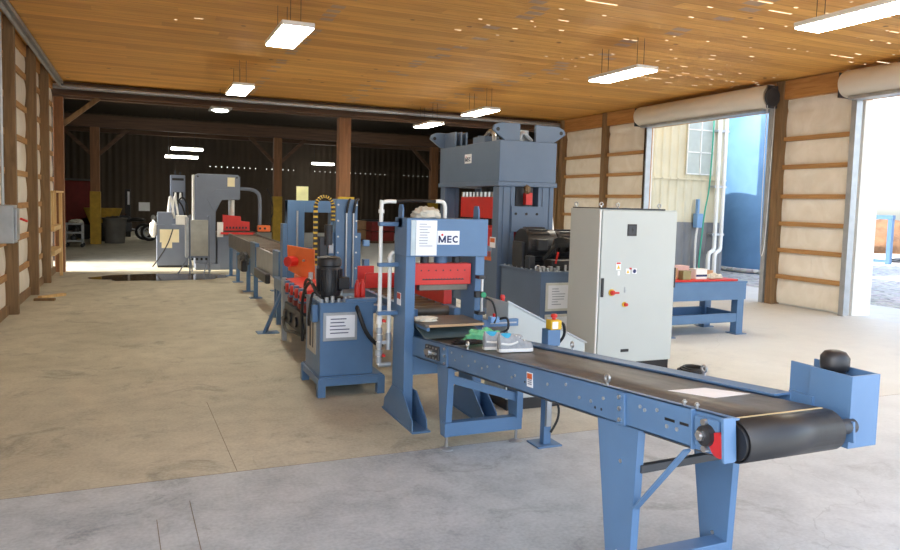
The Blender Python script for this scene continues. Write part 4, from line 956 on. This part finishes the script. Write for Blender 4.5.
# right lifting column with rods
c_ = B(2.24, 2.52, 8.88, 9.06, .62, 1.77).build('lift_column', BLUE, fmn, .005); B(2.16, 2.24, 8.92, 9.04, .62, 1.35).build('column_flange', BLUE, fmn, .004); B(2.52, 2.58, 8.92, 9.04, .62, 1.35).build('column_flange', BLUE, fmn, .004)
for x in (2.37, 2.46):
    MB().cyl((x, 8.855, .66), (x, 8.855, 1.62), .012).build('guide_rod', STEEL, c_, smooth=True)
    MB().tube([(x, 8.85, 1.60), (x+.01, 8.84, 1.68), (x+.04, 8.88, 1.76), (x+.09, 8.96, 1.775)], .016).build('hose', BLACK, c_, smooth=True)
cb = MB()
for z in (.9, 1.1, 1.3, 1.5, 1.7): cb.cyl((2.27, 8.87, z), (2.27, 8.88, z), .012, seg=8).cyl((2.505, 8.87, z), (2.505, 8.88, z), .012, seg=8)
cb.build('column_bolts', STEEL, c_)
B(2.30, 2.48, 8.90, 9.04, 1.77, 1.80).build('column_cap', YELLOW, fmn, .004)
B(2.60, 2.68, 8.86, 8.92, 1.18, 1.26).build('lever_box', LBLUE, fmn, .006)
# left gantry frame
B(1.82, 2.05, 9.85, 10.05, .62, 1.74).build('gantry_column', BLUE, fmn, .005); B(1.76, 1.82, 9.86, 10.04, .62, 1.42).build('column_flange', BLUE, fmn, .004); B(2.42, 2.60, 9.85, 10.05, .62, 1.74).build('gantry_column', BLUE, fmn, .005); B(1.82, 2.60, 9.86, 10.04, 1.58, 1.74).build('gantry_beam', BLUE, fmn, .005)
MB().cyl((1.95, 9.835, .7), (1.95, 9.835, 1.6), .014).build('guide_rod', STEEL, fmn, smooth=True)
B(1.94, 2.10, 9.86, 9.875, 1.74, 1.93).build('yellow_card', mk('pale_yellow_card', (232,230,170), .6), fmn)
# orange guard and red rollers
MB().prism([(1.66, 8.92, .88), (1.90, 8.55, .76), (1.90, 8.58, 1.16), (1.65, 8.95, 1.19)], (.02, .02, .0)).build('orange_guard', ORANGE, fmn, .004)
MB().cyl((1.62, 8.74, 1.0), (1.72, 8.82, 1.0), .065, seg=8).build('guard_knob', RED, fmn); MB().cyl((1.79, 8.66, 1.02), (1.81, 8.68, 1.02), .014).build('guard_bolt', STEEL, fmn)
B(1.80, 1.98, 8.35, 9.25, .64, .80).build('guard_support', ORANGE, fmn)
for k in range(4):
    y = 7.58+.27*k
    rl = MB().lathe((1.53, y, .73), [(.03, 0), (.055, .01), (.055, .09), (.05, .10), (.05, .20)], 18, 'x').build('drive_roller', RED, fmn, smooth=True)
    B(1.55, 1.78, y+.09, y+.16, .64, .80).build('roller_bracket', BLUE, fmn, .006)
    MB().cyl((1.52, y, .73), (1.54, y, .73), .02).build('roller_cap', DGREY, rl, smooth=True)
    MB().box(1.57, 1.78, y-.06, y+.06, .56, .64).build('lower_roller_block', mk('grimy_red_%d' % k, (120,36,30), .5), fmn, .01)
MB().prism([(1.60, 7.5, .77), (1.60, 8.75, .77), (1.86, 8.75, .79), (1.86, 7.5, .79)], (0, 0, .03)).build('red_rail', RED, fmn, .004)
ck = MB().box(1.62, 1.72, 7.55, 8.9, .25, .50).build('drive_casing', DGREY, fmn, .01)
for y in (7.8, 8.15, 8.5, 8.8): MB().cyl((1.595, y, .36), (1.62, y, .36), .06).build('sprocket', MOTOR, ck, smooth=True)
MB().tube([(1.60, 8.9, .3), (1.56, 8.5, .22), (1.58, 8.1, .26), (1.6, 7.7, .3), (1.6, 7.4, .5)], .02).build('hose', BLACK, ck, smooth=True)
# energy chain arch
ch = MB(); cyel = MB(); path = []
for k in range(15): path.append((1.98, 8.86, .72+.066*k))
for k in range(1, 12):
    a = PI-PI*k/12; path.append((2.09+.11*math.cos(a), 8.86, 1.66+.14*math.sin(a)))
for k in range(4): path.append((2.20, 8.86, 1.64-.05*k))
for k in range(len(path)-1):
    a, b = Vector(path[k]), Vector(path[k+1]); ch.bar(a, a+(b-a)*.98, .045, .03); 
    cyel.bar(a+(b-a)*.3, a+(b-a)*.7, .049, .034)
nb = len(ch.f); ch.add(cyel.v, cyel.f); cho = ch.build('cable_chain', BLACK, fmn); cho.data.materials.append(YELLOW)
for p_ in cho.data.polygons: p_.material_index = 1 if p_.index >= nb else 0
B(2.02, 2.12, 8.80, 8.95, 1.05, 1.30).build('chain_bracket', DGREY, fmn, .01); MB().cyl((2.13, 8.8, 1.2), (2.13, 8.8, 1.45), .05).build('servo_motor', DGREY, fmn, smooth=True); B(2.13, 2.19, 8.78, 8.84, 1.1, 1.22).build('sensor_plate', GALV, fmn, .004)
rj = random.Random(8); jm = MB()
for k in range(26): x, y, z = rj.uniform(1.8, 2.15), rj.uniform(7.6, 8.8), rj.uniform(.66, 1.0); jm.cyl((x, y, .64), (x, y, z), rj.uniform(.01, .03), seg=8)
jm.build('clamp_fittings', GALV, fmn, smooth=True)
# red table and plate to the right
B(2.22, 2.41, 7.78, 7.80, .84, 1.03).build('red_plate', RED, fmn, .006); B(2.30, 2.36, 7.80, 7.9, .64, 1.1).build('plate_post', BLUE, fmn)
rt2 = thing('roller_table', (2.6, 6.9, 0), 'dark steel roller table with red side rail running into the gantry press', 'table')
for x in (2.12, 2.52): B(x, x+.06, 5.75, 7.36, .70, .84).build('side_beam', BLUE, rt2, .004)
B(2.52, 2.60, 6.0, 7.36, .84, 1.0).build('red_rail', RED, rt2, .004); B(2.16, 2.52, 7.26, 7.30, .84, 1.0).build('end_stop', RED, rt2, .004)
for k in range(9): MB().cyl((2.16, 5.9+.17*k, .80), (2.52, 5.9+.17*k, .80), .045).build('roller', MILL, rt2, smooth=True)
for x in (2.12, 2.52):
    for y in (5.9, 7.2): B(x, x+.06, y, y+.06, 0, .70).build('leg', BLUE, rt2, .003)

# ================================================================== INFEED CONVEYOR
ic = thing('infeed_conveyor', (2.1, 13, 0), 'grey and blue infeed roller conveyor between the feed machine and the band saw', 'conveyor')
for x in (1.82, 2.36):
    B(x, x+.05, 10.4, 12.9, .58, .92).build('side_panel', BLUE if x > 2 else GALV, ic, .004); B(x, x+.05, 13.0, 17.0, .66, .95).build('side_panel', MILL, ic, .004)
B(1.80, 1.87, 10.4, 10.9, .58, 1.0).build('end_panel', BLUE, ic, .004); B(1.80, 1.87, 12.7, 13.3, .42, .98).build('joint_panel', BLUE, ic, .004); B(1.96, 2.3, 10.45, 10.5, .64, 1.06).build('stop_plate', BLUE, ic, .004)
for k in range(16): MB().cyl((1.87, 10.6+.4*k, .90), (2.36, 10.6+.4*k, .90), .04, seg=12).build('roller', MILL, ic, smooth=True)
for y in (10.8, 12.95, 13.9, 15.5, 16.8):
    for x in (1.82, 2.34):
        lg = B(x, x+.07, y, y+.07, .012, .62).build('leg', BLUE, ic, .003); B(x-.07, x+.14, y-.05, y+.12, 0, .012).build('foot_plate', BLUE, lg)
mo_ = B(1.68, 1.80, 13.6, 14.2, .40, .62).build('drive_motor', MOTOR, ic, .03); B(1.74, 1.82, 11.2, 12.4, .45, .60).build('motor_bracket', MOTOR, ic, .02)
MB().blob((1.76, 13.9, .6), .10, .3, .14, .3, 3, 4, flat=False).build('gearbox', DGREY, ic, smooth=True)

# ================================================================== BAND SAW and its helpers
bs2 = thing('band_saw', (1.6, 18.6, 0), 'large grey-blue band saw with an overhanging head at the edge of the dark hall', 'saw')
MB().prism([(1.18, 18.3, .15), (1.66, 18.3, .15), (1.66, 18.3, 1.40), (1.80, 18.3, 1.70), (2.20, 18.3, 1.70), (2.23, 18.3, 1.74), (2.23, 18.3, 2.26), (2.17, 18.3, 2.31), (1.24, 18.3, 2.31), (1.18, 18.3, 2.25)], (0, .5, 0)).build('frame_casting', GREYBLUE, bs2, .02)
MB().prism([(1.45, 18.285, 1.72), (1.66, 18.285, 1.95), (2.21, 18.285, 1.95), (2.21, 18.285, 1.72), (1.80, 18.285, 1.69), (1.62, 18.285, 1.4)], (0, .016, 0)).build('wheel_cover', GREYBLUE, bs2, .006)
B(1.20, 1.75, 18.28, 18.9, 0, .15).build('base', GREYBLUE, bs2, .01); B(1.93, 2.10, 18.29, 18.302, 2.02, 2.24).build('cream_notice', CREAM, bs2)
cbm = MB()
for x in (1.25, 2.15): cbm.cyl((x, 18.29, 2.24), (x, 18.302, 2.24), .022, seg=10)
cbm.build('cover_bolts', DGREY, bs2); MB().cyl((2.06, 18.5, 1.20), (2.06, 18.5, 1.70), .06).build('blade_guide', PIPEW, bs2, smooth=True); B(1.14, 1.18, 18.35, 18.75, .9, 2.28).build('side_cover', WHITE, bs2, .01); B(1.98, 2.0, 18.52, 18.54, .95, 1.7).build('blade', STEEL, bs2)
B(1.66, 2.62, 18.2, 18.9, .84, .92).build('table', MILL, bs2, .01); B(1.68, 1.82, 18.15, 18.2, .80, 1.16).build('white_plate', WHITE, bs2, .006); B(1.70, 2.5, 18.3, 18.8, 0, .84).build('table_base', GREYBLUE, bs2, .01)
vise = MB().prism([(1.82, 18.3, .95), (2.46, 18.3, .95), (2.46, 18.3, 1.17), (2.25, 18.3, 1.19), (2.25, 18.3, 1.30), (1.82, 18.3, 1.34)], (0, .12, 0)).build('red_vise', RED, bs2, .01)
vt = MB()
for k in range(7): vt.box(1.9+.075*k, 1.94+.075*k, 18.285, 18.302, 1.0, 1.05)
vt.build('vise_slots', BLACK, vise); B(1.76, 2.55, 18.08, 18.16, .87, .92).build('red_rail', RED, bs2, .004)
MB().tube([(2.23, 18.5, 1.98), (2.5, 18.5, 1.97), (2.66, 18.48, 1.90), (2.72, 18.45, 1.72), (2.72, 18.45, 1.10)], .045, 10, 3).build('pendant_arm', GREYBLUE, bs2, smooth=True); pd = B(2.66, 2.98, 18.38, 18.52, .93, 1.09).build('pendant', ORANGE, bs2, .03); MB().cyl((2.72, 18.375, 1.01), (2.72, 18.385, 1.01), .03).cyl((2.84, 18.375, 1.01), (2.84, 18.385, 1.01), .03).build('pendant_buttons', BLACK, pd, smooth=True)
MB().tube([(2.9, 18.45, 1.05), (3.05, 18.5, 1.4), (3.0, 18.5, 1.8), (2.9, 18.5, 2.0)], .012).build('pendant_cable', BLACK, bs2, smooth=True)

sc_ = thing('saw_cabinet', (.72, 19.3, 0), 'grey machine cabinet with cream notices standing left of the band saw', 'cabinet')
B(.35, 1.08, 19.0, 19.6, .05, 1.05).build('body', GREYBLUE, sc_, .01); B(.37, 1.06, 19.02, 19.58, 0, .05).build('plinth', MOTOR, sc_); B(.37, .70, 19.02, 19.3, 1.05, 1.36).build('top_box', GREYBLUE, sc_, .01)
B(.42, .86, 18.99, 19.002, .62, .94).build('cream_notice', CREAM, sc_); B(.46, .70, 18.99, 19.002, .48, .62).build('cream_notice', CREAM, sc_); B(.80, 1.06, 19.05, 19.4, 1.05, 1.28).build('gauge_box', WHITE, sc_, .01)
MB().tube([(.72, 19.0, .95), (.6, 18.9, .6), (.4, 18.85, .25), (.25, 18.8, .04)], .015).build('cable', BLACK, sc_, smooth=True)
MB().blob((.28, 19.1, .95), .09, .12, .2, .3, 3, 3, flat=False).build('white_wrap', WHITE, sc_, smooth=True)
for x in (.62, .72): MB().tube([(x, 19.3, 1.3), (x+.02, 19.3, 1.55), (x+.05, 19.3, 1.75), (x+.10, 19.3, 1.5), (x+.14, 19.3, 1.2)], .025).build('white_pipe', WHITE, sc_, smooth=True)
tw = thing('pump_tower', (.88, 20.1, 0), 'tall grey pump tower with black hoses behind the saw cabinet', 'pump')
B(.70, 1.06, 20.0, 20.3, 0, 2.30).build('tower_body', GREYBLUE, tw, .015); B(.76, 1.0, 19.985, 20.002, 1.68, 1.86).build('dark_recess', BLACK, tw); B(.74, 1.02, 19.985, 20.002, 2.16, 2.22).build('top_slot', BLACK, tw)
for x in (.82, .94): MB().cyl((x, 19.97, 1.66), (x, 19.97, 1.85), .04, .02).build('white_nozzle', WHITE, tw, smooth=True)
MB().tube([(.72, 19.95, 1.2), (.74, 19.9, 1.5), (.84, 19.88, 1.66), (.98, 19.9, 1.5), (1.06, 19.95, 1.2)], .02).tube([(.86, 19.95, 1.2), (.88, 19.9, 1.6), (1.0, 19.88, 1.72), (1.1, 19.9, 1.5), (1.12, 19.95, 1.2)], .02).build('hose', BLACK, tw, smooth=True); B(.80, .84, 20.1, 20.14, 2.3, 2.42).build('top_stub', DGREY, tw); B(.92, .96, 20.1, 20.14, 2.3, 2.38).build('top_stub', DGREY, tw)
cs = thing('coolant_stand', (1.2, 17.5, 0), 'grey coolant tray hung in a thin blue tube stand in front of the band saw', 'stand')
B(1.0, 1.42, 17.45, 17.75, .40, 1.22).build('tray_panel', mk('dull_tin', (168,166,156), .4, .4), cs, .01); B(.93, 1.0, 17.42, 17.78, .36, 1.28).build('side_panel', GALV, cs, .01)
for x in (1.02, 1.44): MB().tube([(x, 17.42, .0), (x, 17.42, 1.22), (x+.01, 17.5, 1.30), (x, 17.78, 1.30)], .018).build('stand_tube', GREYBLUE, cs, smooth=True)
for a, b in (((1.02, 17.42, .42), (.74, 17.2, 0)), ((1.02, 17.42, .42), (1.1, 17.9, 0)), ((1.44, 17.42, .42), (1.30, 17.2, 0)), ((1.44, 17.42, .42), (1.5, 17.9, 0))): MB().cyl(a, b, .015, seg=8).build('stand_leg', GREYBLUE, cs, smooth=True)
MB().box(1.0, 1.44, 17.41, 17.43, .36, .40).build('stand_rail', GREYBLUE, cs); sk = MB()
for x in (1.08, 1.18, 1.28, 1.38): sk.cyl((x, 17.5, .30), (x, 17.5, .40), .025, seg=8)
sk.build('drain_plugs', BLACK, cs)
# wet patch
wm = MB(); pts = []
for k in range(40):
    a = 2*PI*k/40; rr = 1+.3*noise.noise((math.cos(a)*2.2, math.sin(a)*2.2, 4)); pts.append((.45+1.4*rr*math.cos(a), 16.75+.72*rr*math.sin(a), .0015))
wm.prism(pts, (0, 0, .0015)); tag(wm.build('water_puddle', WATER), 'dark wet patch on the floor in front of the band saw', 'puddle', kind='stuff')

# ================================================================== REAR HALL CONTENTS
rv = thing('red_truck', (-2.6, 31.8, 0), 'dark red truck body at the far left of the dark hall', 'truck')
B(-4.6, -1.7, 31.2, 33.5, .55, 2.25).build('box_body', DARKRED, rv, .03); B(-4.6, -1.68, 31.18, 33.52, 2.25, 2.33).build('roof_edge', TRASHG, rv)
for x in (-4.0, -2.0): MB().lathe((x, 31.2, .42), [(.1, 0), (.42, 0), (.42, .25), (.1, .25)], 24, 'y').build('wheel', BLACK, rv, smooth=True)
B(-4.5, -1.6, 31.4, 33.3, .35, .55).build('chassis', BLACK, rv)
ct = thing('service_cart', (-2.0, 26.8, 0), 'grey steel service cart with three shelves at the far left', 'cart')
for x in (-2.28, -1.80):
    for y in (26.5, 27.1):
        B(x, x+.04, y, y+.04, .10, .78).build('upright', GALV, ct); MB().cyl((x+.02, y-.01, .06), (x+.02, y+.05, .06), .06).build('caster', BLACK, ct, smooth=True)
for z in (.18, .45, .74): B(-2.28, -1.76, 26.5, 27.14, z, z+.05).build('shelf', GALV, ct, .006)
for (x, z, mt, nm, lab) in ((-2.05, .235, DGREY, 'oil_can', 'dark oil can on the bottom shelf of the service cart'), (-1.98, .505, MOTOR, 'oil_can', 'black oil can on the middle shelf of the service cart')):
    tag(MB().lathe((x, 26.75, z), [(.09, 0), (.09, .12), (.03, .16), (.03, .19)], 14).build(nm, mt, smooth=True), lab, 'can')
wadded('rag_heap', (-1.98, 26.8, .82), .2, .2, .08, CLOTH, 'pale rag heap on top of the grey service cart', 'rag', 21)
ym = thing('yellow_barrow', (-1.30, 30.0, 0), 'yellow wheelbarrow leaning behind the left timber post', 'wheelbarrow')
MB().prism([(-1.95, 29.7, 1.25), (-.65, 29.7, 1.25), (-.85, 29.7, .70), (-1.75, 29.7, .70)], (0, .5, 0)).build('tub', YELLOWOLD, ym, .02); MB().lathe((-1.3, 29.9, .28), [(.05, 0), (.28, .0), (.28, .1), (.05, .1)], 20, 'y').build('wheel', BLACK, ym, smooth=True)
for x in (-1.65, -.95): MB().bar((x, 29.95, .02), (x, 29.9, .75), .04).build('frame_leg', DGREY, ym)
MB().bar((-1.3, 29.95, .28), (-1.3, 29.95, .75), .05).build('fork', DGREY, ym)
tc_ = thing('trash_can', (-.88, 28.9, 0), 'round grey trash can beside the left yellow post', 'bin')
MB().lathe((-.88, 28.9, 0), [(.33, 0), (.40, .85), (.43, .87), (.43, .92), (.37, .92), (.36, .80)], 26).build('can_body', TRASHG, tc_, smooth=True); MB().blob((-.88, 28.9, .84), .34, .34, .14, .3, 3, 2).build('black_bag', BLACK, tc_, smooth=True)
def motorbike(x, y, label, mat, s=1.0, flip=1):
    t = thing('motorcycle', (x, y, 0), label, 'motorcycle', 'vehicles in the dark hall')
    for dx in (-.65, .65):
        w_ = MB().ring((x+dx*flip, y, .33), .28, .055, 'y', 24, 8).build('tyre', BLACK, t, smooth=True)
        rm_ = MB().ring((x+dx*flip, y, .33), .21, .015, 'y', 20, 6)
        for k in range(5): a = 2*PI*k/5; rm_.bar((x+dx*flip, y, .33), (x+dx*flip+.2*math.cos(a), y, .33+.2*math.sin(a)), .02)
        rm_.build('wheel_rim', GALV, w_)
    MB().blob((x+.12*flip, y, .82), .34, .15, .16, .15, 2, 4, flat=False).build('fuel_tank', mat, t, smooth=True); MB().blob((x-.38*flip, y, .80), .34, .13, .08, .1, 2, 5, flat=False).build('seat', BLACK, t, smooth=True)
    MB().box(x-.22, x+.22, y-.14, y+.14, .32, .68).build('engine', DGREY, t, .03); MB().bar((x+.62*flip, y, .33), (x+.38*flip, y, 1.0), .06).bar((x-.62*flip, y, .33), (x, y, .5), .06).build('fork', GALV, t)
    MB().tube([(x+.30*flip, y-.36, 1.08), (x+.38*flip, y-.15, 1.05), (x+.38*flip, y+.15, 1.05), (x+.30*flip, y+.36, 1.08)], .015).build('handlebar', GALV, t, smooth=True); MB().blob((x+.52*flip, y, .92), .08, .1, .1, .05, 2, 6, flat=False).build('headlamp', WHITE, t, smooth=True)
motorbike(-.55, 31.0, 'dark motorcycle behind the grey trash can', DGREY, 1, -1)
motorbike(.95, 30.2, 'pale silver motorcycle left of the saw cabinet', GALV, 1, -1)
wn_p = tag(B(-.10, .40, 38.44, 38.5, 1.0, 1.42).build('wall_notice', PAPER), 'pale notice board on the dark back wall above the silver motorcycle', 'notice')
tag(B(-.62, -.40, 33.2, 33.4, 0, 2.0).build('steel_locker', BLACK, None, .02), 'narrow black upright locker in the dark behind the motorcycles', 'locker')
tag(B(-.52, -.44, 33.15, 33.19, 1.35, 1.9).build('white_tube', PAPER, None, .01), 'white strip on the front of the narrow black locker', 'strip')
rk = random.Random(12)
for k, (x, y, lab, mt) in enumerate([(8.6, 31.0, 'stack of brown crates in the dark, left of the white air pipe', CARD), (10.1, 33.0, 'dark crate farther back in the hall behind the white air pipe', DGREY), (9.4, 29.6, 'red drum rack in the dark between the twin-rod column and air pipe', DARKRED)]):
    t = thing('storage_crate', (x, y, 0), lab, 'crate')
    for j in range(2):
        z0 = .1+.42*j; B(x-.5, x+.5, y-.4, y+.4, z0, z0+.38).build('crate_box', mt, t, .01)
    B(x-.52, x+.52, y-.42, y+.42, 0, .1).build('pallet', OLDX, t)

# ================================================================== SMALL THINGS ON THE LEFT WALL
db = thing('disconnect_box', (-1.70, 11.0, 1.1), 'grey electrical disconnect box on the left wall', 'electrical box')
B(-1.80, -1.52, 10.86, 11.16, 1.08, 1.58).build('box_body', GALV, db, .01); B(-1.52, -1.49, 10.90, 11.12, 1.12, 1.54).build('cover', GALV, db, .006); MB().bar((-1.49, 11.17, 1.40), (-1.40, 11.17, 1.36), .03).build('switch_lever', RED, db, .006)
MB().tube([(-1.66, 11.0, 1.58), (-1.66, 11.0, 2.6), (-1.66, 11.02, 4.05)], .02, 8).build('conduit', GALV, db, smooth=True)
for x0, y0, x1, y1, lab in ((-1.55, 13.6, -1.22, 13.95, 'pale wood offcut lying on the floor, tilted up by the left wall studs'), (-1.60, 13.35, -1.30, 13.3, 'brown wood offcut lying flat on the floor by the left wall studs')):
    tag(MB().bar((x0, y0, .021), (x1, y1, .021), .09, .04).build('wood_offcut', LIGHTWOOD if 'pale' in lab else POSTW), lab, 'wood')

for o in D.objects:
    if '_o' in o: del o['_o']
